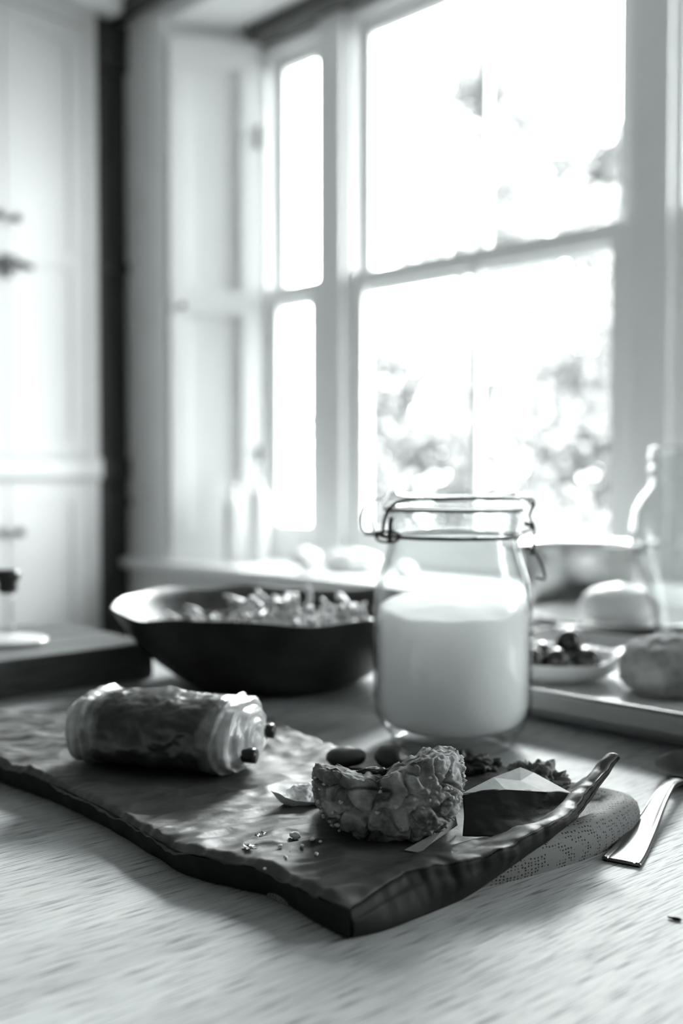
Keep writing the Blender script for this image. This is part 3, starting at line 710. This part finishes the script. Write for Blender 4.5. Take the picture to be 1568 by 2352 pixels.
lump('chocolate_shaving', (0.1457, 0.4303, 0.0), (0.0031, 0.0009, 0.0008), M['choc'], 'dark splinter crumb alone on the bare oak below the spoon', 'crumb', sub=3, amp=0.3, sc=300, rot=math.radians(-28))

# ------------------------------------------------------------------ spoon
def make_spoon():
    t = thing('spoon', 'polished steel spoon with ridged handle lying right of the napkin', 'spoon', (0.140, 0.4935, TZ), math.radians(59.5))
    # local x runs from the handle end to the bowl tip
    def outline(path, hw, z, n=10):
        pass
    V, F = [], []
    st = [(0.0, 0.0090, 0.0008), (0.002, 0.0100, 0.0010), (0.02, 0.0090, 0.0012), (0.05, 0.0068, 0.0040), (0.08, 0.0048, 0.0090), (0.105, 0.0036, 0.0110), (0.125, 0.0034, 0.0085), (0.134, 0.0040, 0.0070)]
    xs = catmull(st, 8); cols = [-1, -0.93, -0.80, -0.72, -0.6, -0.3, 0, 0.3, 0.6, 0.72, 0.80, 0.93, 1]
    prf = [0.0005, 0.0014, 0.0016, 0.0008, 0.0012, 0.0014, 0.0015, 0.0014, 0.0012, 0.0008, 0.0016, 0.0014, 0.0005]
    nc = len(cols)
    for p in xs:
        for c, h in zip(cols, prf): V.append((p.x, c * p.y, p.z + h * (1.0 if p.x < 0.1 else 1)))
    base = len(V)
    for p in xs:
        for c in cols: V.append((p.x, c * p.y * 0.97, max(0.0001, p.z - 0.0009)))
    for i in range(len(xs) - 1):
        for k in range(nc - 1):
            a = i * nc + k; F.append((a, a + nc, a + nc + 1, a + 1)); b = base + a; F.append((b, b + 1, b + nc + 1, b + nc))
        F.append((i * nc, base + i * nc, base + (i + 1) * nc, (i + 1) * nc)); q = i * nc + nc - 1; F.append((q, q + nc, base + q + nc, base + q))
    F.append(tuple(range(nc)) + tuple(base + k for k in range(nc - 1, -1, -1)))
    mesh('handle', V, F, M['steel'], t, True)
    V, F = [], []; N, R = 48, 16
    def bl(q, a, inner):
        x = math.cos(a); y = math.sin(a); wdt = 0.0205 * (1 - 0.10 * x)
        X = 0.1665 + x * 0.0335 * q; Y = y * wdt * q
        Z = 0.0105 - 0.0095 * (1 - q ** 2) + (0 if inner else -0.0010) + 0.0005 * x * q
        return (X, Y, max(0.0001, Z))
    for inner in (1, 0):
        off = len(V); V.append(bl(0, 0, inner))
        for j in range(1, R + 1):
            for k in range(N): V.append(bl(j / R, 2 * PI * k / N, inner))
        for k in range(N): F.append((off, off + 1 + k, off + 1 + (k + 1) % N))
        for j in range(R - 1):
            for k in range(N):
                a = off + 1 + j * N + k; b = off + 1 + j * N + (k + 1) % N; F.append((a, a + N, b + N, b))
    o1 = 1 + (R - 1) * N; o2 = 1 + R * N + 1 + (R - 1) * N
    for k in range(N): F.append((o1 + k, o1 + (k + 1) % N, o2 + (k + 1) % N, o2 + k))
    mesh('spoon_bowl', V, F, M['steel'], t, True)
make_spoon()

# ------------------------------------------------------------------ clip-top jar with flour
JX, JY = 0.081, 0.725
jar = thing('clip_top_jar', 'large clear clip-top jar of white flour with wire bail, centre of the table', 'jar', (JX, JY, TZ))
outer = [(0.0001, 0.004), (0.030, 0.0035), (0.037, 0.001), (0.0415, 0.0), (0.0445, 0.001), (0.0450, 0.005), (0.0447, 0.0075), (0.0480, 0.0095), (0.0530, 0.0150), (0.0566, 0.0230), (0.0578, 0.032), (0.0580, 0.06), (0.0580, 0.098),
         (0.0575, 0.108), (0.0555, 0.118), (0.0525, 0.128), (0.0495, 0.137), (0.0475, 0.144), (0.0470, 0.148), (0.0485, 0.1510), (0.0485, 0.1535), (0.0470, 0.1555), (0.0470, 0.165), (0.0492, 0.1675), (0.0492, 0.1695)]
inner = [(0.0455, 0.1695), (0.0445, 0.165), (0.0440, 0.150), (0.0450, 0.143), (0.0470, 0.136), (0.0500, 0.127), (0.0530, 0.117), (0.0550, 0.107), (0.0556, 0.098), (0.0556, 0.032), (0.054, 0.023), (0.049, 0.0165), (0.040, 0.0130), (0.0001, 0.0115)]
v, f = lathe(outer + inner, 96); mesh('glass_body', v, f, M['jarglass'], jar, True)
v, f = lathe([(0.0445, 0.1700), (0.0505, 0.1698), (0.0508, 0.1710), (0.0505, 0.1722), (0.0445, 0.1722)], 96); mesh('rubber_ring', v, f, M['rubber'], jar, True)
v, f = lathe([(0.0001, 0.1726), (0.044, 0.1726), (0.0505, 0.1728), (0.0520, 0.1740), (0.0518, 0.1765), (0.0500, 0.1782), (0.0475, 0.1800), (0.0468, 0.1835), (0.0462, 0.1842), (0.0440, 0.1842), (0.0430, 0.1822), (0.036, 0.1800), (0.0001, 0.1795)], 96)
lid = mesh('glass_lid', v, f, M['jarglass'], jar, True)
def ringpts(r, z, a0, a1, n): return [(r * math.cos(math.radians(a0 + (a1 - a0) * i / n)), r * math.sin(math.radians(a0 + (a1 - a0) * i / n)), z) for i in range(n + 1)]
v, f = tube(ringpts(0.0492, 0.1520, 0, 345, 23), 0.0013, 8, True, 4); mesh('neck_wire', v, f, M['wire'], jar, True)
# bail over the lid, running round its near side from clasp (right) to loop (left)
bail = [(0.0580, 0.004, 0.1695), (0.0560, -0.010, 0.1775), (0.0495, -0.022, 0.1790), (0.035, -0.038, 0.1795), (0.010, -0.0475, 0.1798), (-0.018, -0.0455, 0.1792), (-0.036, -0.0390, 0.1785), (-0.046, -0.0310, 0.1740), (-0.0505, -0.0270, 0.1650), (-0.0520, -0.0260, 0.1540)]
v1 = tube(bail, 0.0013, 8)
bail2 = [(0.0560, 0.012, 0.1775), (0.045, 0.030, 0.1800), (0.010, 0.048, 0.1800), (-0.030, 0.044, 0.1795), (-0.0505, 0.030, 0.1785), (-0.0610, 0.024, 0.1745), (-0.0655, 0.018, 0.1650), (-0.0650, 0.010, 0.1560), (-0.0600, 0.004, 0.1535), (-0.0555, -0.004, 0.1550)]
v2 = tube(bail2, 0.0008, 8); v3 = tube([(0.0580, 0.004, 0.1695), (0.0590, 0.008, 0.1745), (0.0560, 0.012, 0.1775)], 0.0010, 8)
v, f = merge([v1, v2, v3]); mesh('wire_bail', v, f, M['wire'], jar, True)
# hinge loops on the left
hl = [tube([(-0.0560, -0.0200, 0.1545), (-0.0520, -0.0275, 0.1560), (-0.0440, -0.0335, 0.1560), (-0.0405, -0.0345, 0.1530), (-0.0440, -0.0335, 0.1495), (-0.0520, -0.0275, 0.1490), (-0.0560, -0.0200, 0.1505)], 0.0010, 8, True),
      tube([(-0.0475, -0.0300, 0.1500), (-0.0470, -0.0310, 0.1600), (-0.0462, -0.0315, 0.1665)], 0.0016, 8),
      tube([(-0.0605, 0.0, 0.1640), (-0.0590, 0.0, 0.1590), (-0.0585, 0.0, 0.1545), (-0.0625, 0.002, 0.1530)], 0.0007, 8),
      tube([(-0.0630, 0.006, 0.1530), (-0.0570, -0.012, 0.1535), (-0.0500, -0.028, 0.1525)], 0.0016, 8)]
v, f = merge(hl); mesh('hinge_loop', v, f, M['wire'], jar, True)
# clasp lever on the right: wavy wire down to a hanging finger loop
cl = [tube([(0.0530, -0.006, 0.1760), (0.0575, -0.004, 0.1755), (0.0590, 0.0, 0.1745), (0.0570, 0.0, 0.1690), (0.0565, 0.0, 0.1650), (0.0585, 0.0, 0.1600), (0.0590, 0.0, 0.1500), (0.0585, 0.0, 0.1420), (0.0570, -0.002, 0.1395)], 0.0011, 8),
      tube([(0.0520, 0.0, 0.1610), (0.0585, 0.0, 0.1595)], 0.0019, 8), tube([(0.0480, 0.0, 0.1525), (0.0560, 0.0, 0.1560), (0.0585, 0.0, 0.1590)], 0.0010, 8),
      tube([(0.0555, 0.006, 0.1430), (0.0585, 0.0, 0.1415), (0.0570, -0.004, 0.1385)], 0.0015, 8)]
v, f = merge(cl); lv = mesh('clasp_lever', v, f, M['wire'], jar, True)
v, f = tube([(0.0585, 0.004, 0.1415), (0.0625, 0.006, 0.1370), (0.0665, 0.006, 0.1290), (0.0680, 0.004, 0.1215), (0.0660, 0.0, 0.1200), (0.0600, -0.002, 0.1215)], 0.0010, 8)
mesh('finger_loop', v, f, M['wire'], lv, True)
# small star moulded into the glass
V = []; c0 = (-0.028, -0.0510, 0.062)
for k in range(10):
    r = 0.0035 if k % 2 == 0 else 0.0015; a = PI / 2 + k * PI / 5; V.append((c0[0] + r * math.cos(a) * 0.88, c0[1] - r * math.cos(a) * 0.48, c0[2] + r * math.sin(a)))
V = [(x, y * 1.0, z) for x, y, z in V] + [(c0[0], c0[1] - 0.0012, c0[2])]
o = mesh('moulded_star', V, [(k, (k + 1) % 10, 10) for k in range(10)], M['jarglass'], jar)
# flour: poured heap, highest at the far right
FR = 0.0548; pr = [(0.0001, 0.0122), (0.040, 0.0138), (0.0485, 0.0172), (0.0533, 0.0235), (FR, 0.032), (FR, 0.06)]
def topz(x, y):
    return 0.1015 + 0.10 * y + 0.035 * x + 0.0022 * fr((x, y, 0), 24, 2, 3)
V, F = lathe(pr, 72); F = F[:-1]; n0 = (len(pr) - 1) * 72; prev = n0
for j in range(16):
    q = 1 - j / 15.0
    if j == 15: q = 0.02
    st = len(V)
    for k in range(72):
        a = 2 * PI * k / 72; x, y = FR * q * math.cos(a), FR * q * math.sin(a); V.append((x, y, topz(x, y) - (0.0012 if j == 0 else 0)))
    for k in range(72): F.append((prev + k, prev + (k + 1) % 72, st + (k + 1) % 72, st + k))
    prev = st
F.append(tuple(prev + k for k in range(72)))
o = mesh('flour', V, F, M['flour'], None, True, (JX, JY, TZ)); tag(o, 'white flour filling two thirds of the clip-top jar', 'flour', kind='stuff')

# ------------------------------------------------------------------ dark metal salad bowl
BX, BY = -0.064, 0.948
bw = thing('salad_bowl', 'wide dark metal bowl with an uneven rim, behind the pastry roll', 'bowl', (BX, BY, TZ)); bw.scale = (0.97, 0.97, 0.99)
prof = [(0.0001, 0.0), (0.070, 0.0), (0.080, 0.0025), (0.097, 0.011), (0.114, 0.024), (0.128, 0.037), (0.141, 0.053), (0.150, 0.066), (0.1555, 0.0745), (0.1565, 0.0760), (0.1545, 0.0758), (0.148, 0.066), (0.139, 0.054), (0.126, 0.039), (0.112, 0.027), (0.095, 0.0145), (0.070, 0.005), (0.0001, 0.004)]
def rim(r, z, a, i):
    k = sm(0.03, 0.076, z)
    lip = math.exp(-((a - PI) / 0.38) ** 2)
    wv = 0.0022 * math.sin(3 * a + 0.6) + 0.0016 * math.sin(7 * a + 2) + 0.0010 * math.sin(11 * a)
    hm = 0.0007 * math.sin(a * 17 + z * 300) * math.sin(z * 420)
    return r + k * (0.004 * lip + wv) + (hm if r > 0.08 else 0), z + k * (wv * 1.1 + 0.003 * lip)
v, f = lathe(prof, 144, rim); mesh('bowl_shell', v, f, M['pewter'], bw, True)
rnd = random.Random(11); bits = []
V, F = [], []
for j in range(19):
    for k in range(60):
        r = 0.122 * j / 18; a = 2 * PI * k / 60; x, y = r * math.cos(a), r * math.sin(a)
        V.append((x, y, 0.0430 + 0.006 * fr((x, y, 0), 40, 1, 3) + 0.004 * (1 - (j / 18) ** 2)))
for j in range(18):
    for k in range(60): a, b = j * 60 + k, j * 60 + (k + 1) % 60; F.append((a, a + 60, b + 60, b))
bits.append((V, F)); greens = (V, F)
def curl(x, y, z, L, th, tilt, w_):
    pts = [Vector((x, y, z))]; d = Vector((math.cos(th) * math.cos(tilt), math.sin(th) * math.cos(tilt), math.sin(tilt)))
    for _ in range(4):
        pts.append(pts[-1] + d * L / 4); d = (d + Vector((rnd.uniform(-.5, .5), rnd.uniform(-.5, .5), rnd.uniform(-.4, .2)))).normalized()
    return tube(pts, w_, 5, sub=2)
for i in range(420):
    r = 0.118 * math.sqrt(rnd.random()); a = rnd.uniform(0, 2 * PI); x, y = r * math.cos(a), r * math.sin(a)
    bits.append(curl(x, y, 0.046 + rnd.uniform(0, 0.009), rnd.uniform(0.006, 0.02), rnd.uniform(0, 6.28), rnd.uniform(-0.2, 0.7), rnd.uniform(0.0008, 0.002)))
for cx, cy, n_, h in ((0.004, -0.030, 80, 0.030), (0.070, -0.040, 40, 0.024), (-0.05, -0.06, 18, 0.008), (0.035, -0.06, 26, 0.012)):
    for i in range(n_):
        bits.append(curl(cx + rnd.gauss(0, 0.016), cy + rnd.gauss(0, 0.014), 0.051 + rnd.uniform(0, h), rnd.uniform(0.010, 0.022), rnd.uniform(0, 6.28), rnd.uniform(-0.3, 1.1), rnd.uniform(0.0014, 0.0034)))
v, f = merge(bits[:1] + bits[1:260]); o = mesh('mixed_greens', v, f, M['greens'], None, True, (BX, BY, TZ)); tag(o, 'dark mixed greens filling the dark metal bowl under the pale shreds', 'salad', kind='stuff')
v, f = merge(bits[260:]); o = mesh('shredded_topping', v, f, M['salad'], None, True, (BX, BY, TZ)); tag(o, 'pale curled shreds heaped on the greens in the dark metal bowl', 'salad', kind='stuff')

# ------------------------------------------------------------------ chopping board at the left
BA = math.atan2(0.130, 0.146)
cbd = thing('chopping_board', 'thick dark wooden chopping board at the left, behind the pastry roll', 'chopping board', (-0.295, 0.866, TZ), BA)
def rounded(name, lo, hi, m, parent, bevel):
    v, f = box_vf(lo, hi); o = mesh(name, v, f, m, parent); bm = bmesh.new(); bm.from_mesh(o.data)
    bmesh.ops.bevel(bm, geom=bm.edges[:], offset=bevel, segments=3, affect='EDGES'); bm.to_mesh(o.data); bm.free(); return o
for i in range(4):
    rounded('board_stave', (-0.32, 0.050 * i + 0.0002, 0.0), (0.150, 0.050 * (i + 1) - 0.0002, 0.034), M['board'], cbd, 0.0012)
# glass stand with dark collar on it
gs = thing('glass_candlestick', 'clear glass candlestick with a dark metal cup, on the chopping board', 'candlestick', (-0.324, 0.965, TZ + 0.034))
v, f = lathe([(0.0001, 0), (0.036, 0), (0.038, 0.002), (0.036, 0.004), (0.020, 0.006), (0.008, 0.009), (0.0001, 0.0092)], 48); mesh('glass_foot', v, f, M['ceramic'], gs, True)
v, f = lathe([(0.0001, 0.0092), (0.0075, 0.0092), (0.0055, 0.014), (0.0050, 0.040), (0.0060, 0.047), (0.0001, 0.048)], 32); mesh('glass_stem', v, f, M['jarglass2'], gs, True)
v, f = lathe([(0.0001, 0.048), (0.006, 0.048), (0.0095, 0.052), (0.0085, 0.058), (0.0115, 0.062), (0.0125, 0.067), (0.010, 0.071), (0.0001, 0.071)], 32); mesh('metal_cup', v, f, M['iron'], gs, True)

# ------------------------------------------------------------------ enamel tray with dish, olives, bread on the right
tr = thing('serving_tray', 'grey rimmed tray under the white dish and bread, right of the jar', 'tray', (0, 0, TZ), RA)
TU0, TU1, TV0, TV1 = 0.655, 0.955, -0.06, 0.586
def rr_outline(u0, u1, v0, v1, r, n=6):
    P = []
    for cu, cv, a0 in ((u1 - r, v1 - r, 0), (u0 + r, v1 - r, 90), (u0 + r, v0 + r, 180), (u1 - r, v0 + r, 270)):
        for k in range(n + 1): a = math.radians(a0 + 90 * k / n); P.append((cu + r * math.cos(a), cv + r * math.sin(a)))
    return P
V, F = [], []
rings = [(0.034, 0.0), (0.026, 0.001), (0.012, 0.009), (0.002, 0.0155), (0.0, 0.020), (-0.004, 0.026), (-0.006, 0.0292), (-0.003, 0.030), (0.001, 0.0275), (0.005, 0.022), (0.010, 0.0125), (0.018, 0.0100)]
for ins, z in rings:
    for a, b in rr_outline(TU0 + ins, TU1 - ins, TV0 + ins, TV1 - ins, max(0.004, 0.035 - ins)): V.append((a, b, z))
n = 28
for i in range(len(rings) - 1):
    for k in range(n): F.append((i * n + k, i * n + (k + 1) % n, (i + 1) * n + (k + 1) % n, (i + 1) * n + k))
F.append(tuple(range(n - 1, -1, -1))); F.append(tuple((len(rings) - 1) * n + k for k in range(n)))
mesh('tray_body', V, F, M['tray'], tr, False)
v, f = tube([(a, b, 0.0300) for a, b in rr_outline(TU0 - 0.003, TU1 + 0.003, TV0 - 0.003, TV1 + 0.003, 0.037)], 0.0022, 8, True, 2); mesh('rolled_rim', v, f, M['steel'], tr, True)
TRZ = 0.0102
DX, DY = 0.190, 0.925
ds = thing('oval_dish', 'small white oval dish of black olives on the grey tray', 'dish', (DX, DY, TZ + TRZ), math.radians(-20)); ds.scale = (0.9, 0.9, 1.0)
v, f = lathe([(0.0001, 0.0), (0.050, 0.0), (0.062, 0.003), (0.074, 0.010), (0.080, 0.0165), (0.0825, 0.0185), (0.083, 0.0200), (0.0800, 0.0195), (0.074, 0.0135), (0.062, 0.0065), (0.050, 0.0040), (0.0001, 0.0038)], 72)
v = [(x, y * 0.86, z + (0.008 * sm(0.062, 0.08, abs(x)) if z > 0.012 else 0)) for x, y, z in v]
mesh('dish_body', v, f, M['ceramic'], ds, True)
for s in (-1, 1):
    v, f = tube([(s * 0.078, -0.020, 0.020), (s * 0.098, -0.012, 0.026), (s * 0.100, 0.0, 0.027), (s * 0.098, 0.012, 0.026), (s * 0.078, 0.020, 0.020)], 0.0035, 8); mesh('handle', v, f, M['ceramic'], ds, True)
V0, F0 = ico(4, 0.0120)
V0 = [(p.x * 1.12, p.y, p.z) for p in V0]
ol = [(0.225, 0.912, 0.004, 'glossy black olive in the white dish, the one nearest its right end'), (0.196, 0.905, 0.004, 'glossy black olive at the front middle of the white dish'), (0.173, 0.905, 0.004, 'glossy black olive in the white dish, half hidden by the flour jar'),
      (0.213, 0.932, 0.017, 'glossy black olive topmost in the white dish'), (0.188, 0.930, 0.006, 'glossy black olive in the middle of the white dish behind the front ones'), (0.180, 0.955, 0.004, 'glossy black olive at the back of the white dish, next to the jar'),
      (0.214, 0.955, 0.004, 'glossy black olive at the back right of the white dish'), (0.150, 0.925, 0.004, 'glossy black olive seen only through the flour jar edge')]
om = None
for i, (x, y, z, lab) in enumerate(ol):
    if om is None: o = mesh('olive', V0, F0, M['olive'], None, True); om = o.data
    else: o = bpy.data.objects.new('olive', om); COL.objects.link(o)
    o.location = (x, y, TZ + TRZ + z + 0.0122); o.rotation_euler = (i, i * 0.7, i * 1.9); tag(o, lab, 'olive', 'black olives in the white dish')
lump('bread_roll', (0.283, 0.845, TRZ), (0.047, 0.042, 0.029), M['bread'], 'crusty seeded bread roll on the tray at the right edge', 'bread', sub=6, amp=0.14, sc=45, seed=4, flat=0.25)
bpy.data.objects['bread_roll'].location.z = TZ + TRZ

# things beyond the tray
plt = thing('dinner_plate', 'large flat white plate behind the olive dish and tray', 'plate', (0.375, 1.315, TZ))
v, f = lathe([(0.0001, 0.0), (0.070, 0.0), (0.075, 0.003), (0.100, 0.010), (0.122, 0.014), (0.124, 0.0155), (0.120, 0.0165), (0.098, 0.0125), (0.073, 0.006), (0.0001, 0.0045)], 72); mesh('plate_body', v, f, M['ceramic'], plt, True)
lump('cheese_ball', (0.360, 1.285, 0.0062), (0.052, 0.040, 0.028), M['cheese'], 'smooth soft white cheese on the plate, before the metal pan', 'cheese', sub=5, amp=0.10, sc=20, seed=2, flat=0.2)

# metal pan
pn = thing('metal_pan', 'shiny hammered metal pan behind the white cheese, right of the flour jar', 'pan', (0.372, 1.56, TZ))
v, f = lathe([(0.0001, 0), (0.066, 0), (0.072, 0.003), (0.079, 0.016), (0.085, 0.040), (0.089, 0.075), (0.0905, 0.088), (0.094, 0.093), (0.093, 0.0945), (0.088, 0.090), (0.084, 0.060), (0.078, 0.020), (0.068, 0.006), (0.0001, 0.005)], 96,
             lambda r, z, a, i: (r + (0.0014 * math.sin(a * 9 + z * 90) * math.sin(z * 130) if 0.004 < z < 0.085 else 0), z))
mesh('pan_body', v, f, M['pan'], pn, True)
for s in (-1, 1):
    v, f = tube([(s * 0.088, -0.022, 0.082), (s * 0.112, -0.018, 0.092), (s * 0.118, 0.0, 0.094), (s * 0.112, 0.018, 0.092), (s * 0.088, 0.022, 0.082)], 0.0042, 8); mesh('handle', v, f, M['steel'], pn, True)

# clear pot-bellied jar at the right edge
gj = thing('glass_jar', 'clear round-bellied empty glass jar cut off by the right picture edge', 'jar', (0.394, 1.115, TZ))
op = [(0.0001, 0.002), (0.034, 0.0), (0.038, 0.003), (0.040, 0.020), (0.044, 0.045), (0.052, 0.070), (0.062, 0.095), (0.0675, 0.120), (0.068, 0.140), (0.066, 0.158), (0.058, 0.174), (0.049, 0.184), (0.047, 0.192), (0.047, 0.198), (0.0495, 0.200), (0.0495, 0.206), (0.047, 0.208), (0.047, 0.212), (0.0495, 0.214), (0.0490, 0.221), (0.046, 0.222)]
v, f = lathe(op + [(max(0.0001, r - 0.003), z + (0.004 if z < 0.01 else 0)) for r, z in reversed(op[:-1])], 80); mesh('glass_body', v, f, M['jarglass2'], gj, True)
v, f = lathe([(0.0001, 0.2225), (0.047, 0.2225), (0.049, 0.225), (0.047, 0.229), (0.0001, 0.230)], 64); mesh('glass_lid', v, f, M['jarglass2'], gj, True)

# ------------------------------------------------------------------ things on the window sill
def onsill(u, v): p = W(u, v, SILL); return (p.x, p.y, p.z)
b1 = thing('soap_bottle', 'short pale rounded bottle on the window sill by the shutter', 'bottle', onsill(2.02, 2.425))
v, f = lathe([(0.0001, 0), (0.030, 0), (0.032, 0.003), (0.032, 0.17), (0.028, 0.19), (0.012, 0.205), (0.011, 0.225), (0.0001, 0.226)], 40); mesh('bottle_body', v, f, M['plastic'], b1, True)
v, f = lathe([(0.0001, 0.226), (0.013, 0.226), (0.013, 0.246), (0.0001, 0.247)], 24); mesh('cap', v, f, M['trim'], b1, True)
b2 = thing('pump_bottle', 'taller pump-top soap bottle on the window sill, standing before the left window', 'bottle', onsill(2.07, 2.365))
v, f = lathe([(0.0001, 0), (0.029, 0), (0.031, 0.003), (0.031, 0.20), (0.026, 0.222), (0.012, 0.232), (0.012, 0.240), (0.0001, 0.241)], 40); mesh('bottle_body', v, f, M['plastic'], b2, True)
v, f = merge([lathe([(0.0001, 0.241), (0.014, 0.241), (0.014, 0.256), (0.005, 0.260), (0.005, 0.30), (0.012, 0.305), (0.011, 0.315), (0.0001, 0.316)], 24), tube([(0, 0, 0.309), (-0.025, -0.02, 0.312), (-0.042, -0.034, 0.300)], 0.005, 8)]); mesh('pump', v, f, M['plastic'], b2, True)
sb = thing('sugar_pot', 'small round white pot on the sill left of the folded cloth', 'pot', onsill(1.97, 2.045))
v, f = lathe([(0.0001, 0), (0.018, 0), (0.020, 0.008), (0.036, 0.022), (0.042, 0.036), (0.040, 0.052), (0.030, 0.060), (0.012, 0.065), (0.006, 0.070), (0.0001, 0.071)], 40); mesh('pot_body', v, f, M['ceramic'], sb, True)
o = lump('folded_cloth', (0, 0, 0), (0.105, 0.055, 0.036), M['cloth'], 'folded white tea towel bundled on the window sill above the bowl', 'cloth', sub=5, amp=0.35, sc=16, seed=8, rot=RA + PI / 2, flat=0.25)
p = W(2.03, 1.93, SILL); o.location = p
o = lump('garlic_bulb', (0, 0, 0), (0.030, 0.030, 0.024), M['cheese'], 'small white garlic bulb on the sill beside the jar lid', 'garlic', sub=4, amp=0.1, sc=30, seed=5, flat=0.2)
o.location = W(2.0, 1.70, SILL)

# ------------------------------------------------------------------ garden
g_, f_ = box_vf((2.7, -14, -0.62), (40, 22, -0.5)); o = mesh('ground', g_, f_, M['lawn']); o.rotation_euler = (0, 0, RA); structure(o, 'garden lawn outside the windows')
def tree(u, v, h, r, n, seed, label, lean=0, zlow=0.3):
    rn = random.Random(seed); p = W(u, v, -0.5); t = thing('garden_tree', label, 'tree', p)
    tk = [tube([(0, 0, 0), (0.05, 0.02, h * 0.3), (-0.04, 0.05, h * 0.6), (0.02, 0, h * 0.85)], 0.10, 8)]
    for k in range(9):
        a = rn.uniform(0, 6.28); z = rn.uniform(0.2, 0.8) * h
        tk.append(tube([(0, 0, z), (math.cos(a) * r * 0.4, math.sin(a) * r * 0.4, z + 0.3), (math.cos(a) * r * 0.8, math.sin(a) * r * 0.8, z + 0.5)], 0.03, 6))
    v_, f__ = merge(tk); mesh('trunk', v_, f__, M['bark'], t, True)
    V, F = [], []
    cl = []
    for k in range(46):
        a = rn.uniform(0, 6.28); q = rn.uniform(0, 1); zz = zlow * h + (1 - zlow) * h * q; rr = r * math.sqrt(max(0.05, 1 - (2 * q - 0.9) ** 2 * 0.8)) * rn.uniform(0.3, 1)
        cl.append((Vector((math.cos(a) * rr, math.sin(a) * rr, zz)), rn.uniform(0.25, 0.55)))
    for i in range(n):
        c, s = cl[rn.randrange(len(cl))]
        d = Vector((rn.gauss(0, 1), rn.gauss(0, 1), rn.gauss(0, 0.8))).normalized() * s * rn.random() ** 0.4
        q = c + d; a = Vector((rn.gauss(0, 1), rn.gauss(0, 1), rn.gauss(0, 1))).normalized(); b = a.orthogonal().normalized(); L = rn.uniform(0.04, 0.075)
        k = len(V); V += [q - a * L, q + b * L * 0.45, q + a * L, q - b * L * 0.45]; F.append((k, k + 1, k + 2, k + 3))
    o = mesh('foliage', V, F, M['leaf'], t); o['kind'] = 'stuff'
tree(8.0, 4.42, 3.9, 1.25, 15000, 1, 'leafy garden tree filling the lower right panes of the middle window', zlow=0.12)
tree(11.0, 7.2, 7.0, 1.9, 24000, 2, 'taller garden tree behind the right hand panes', zlow=0.15)
tree(8.3, 7.05, 3.1, 0.95, 11000, 3, 'low bushy garden tree seen through the left lower pane of the middle window', zlow=0.08)
tree(14.8, 11.2, 9.4, 2.6, 18000, 4, 'thin tall tree with sparse crown seen through the upper panes', zlow=0.25)
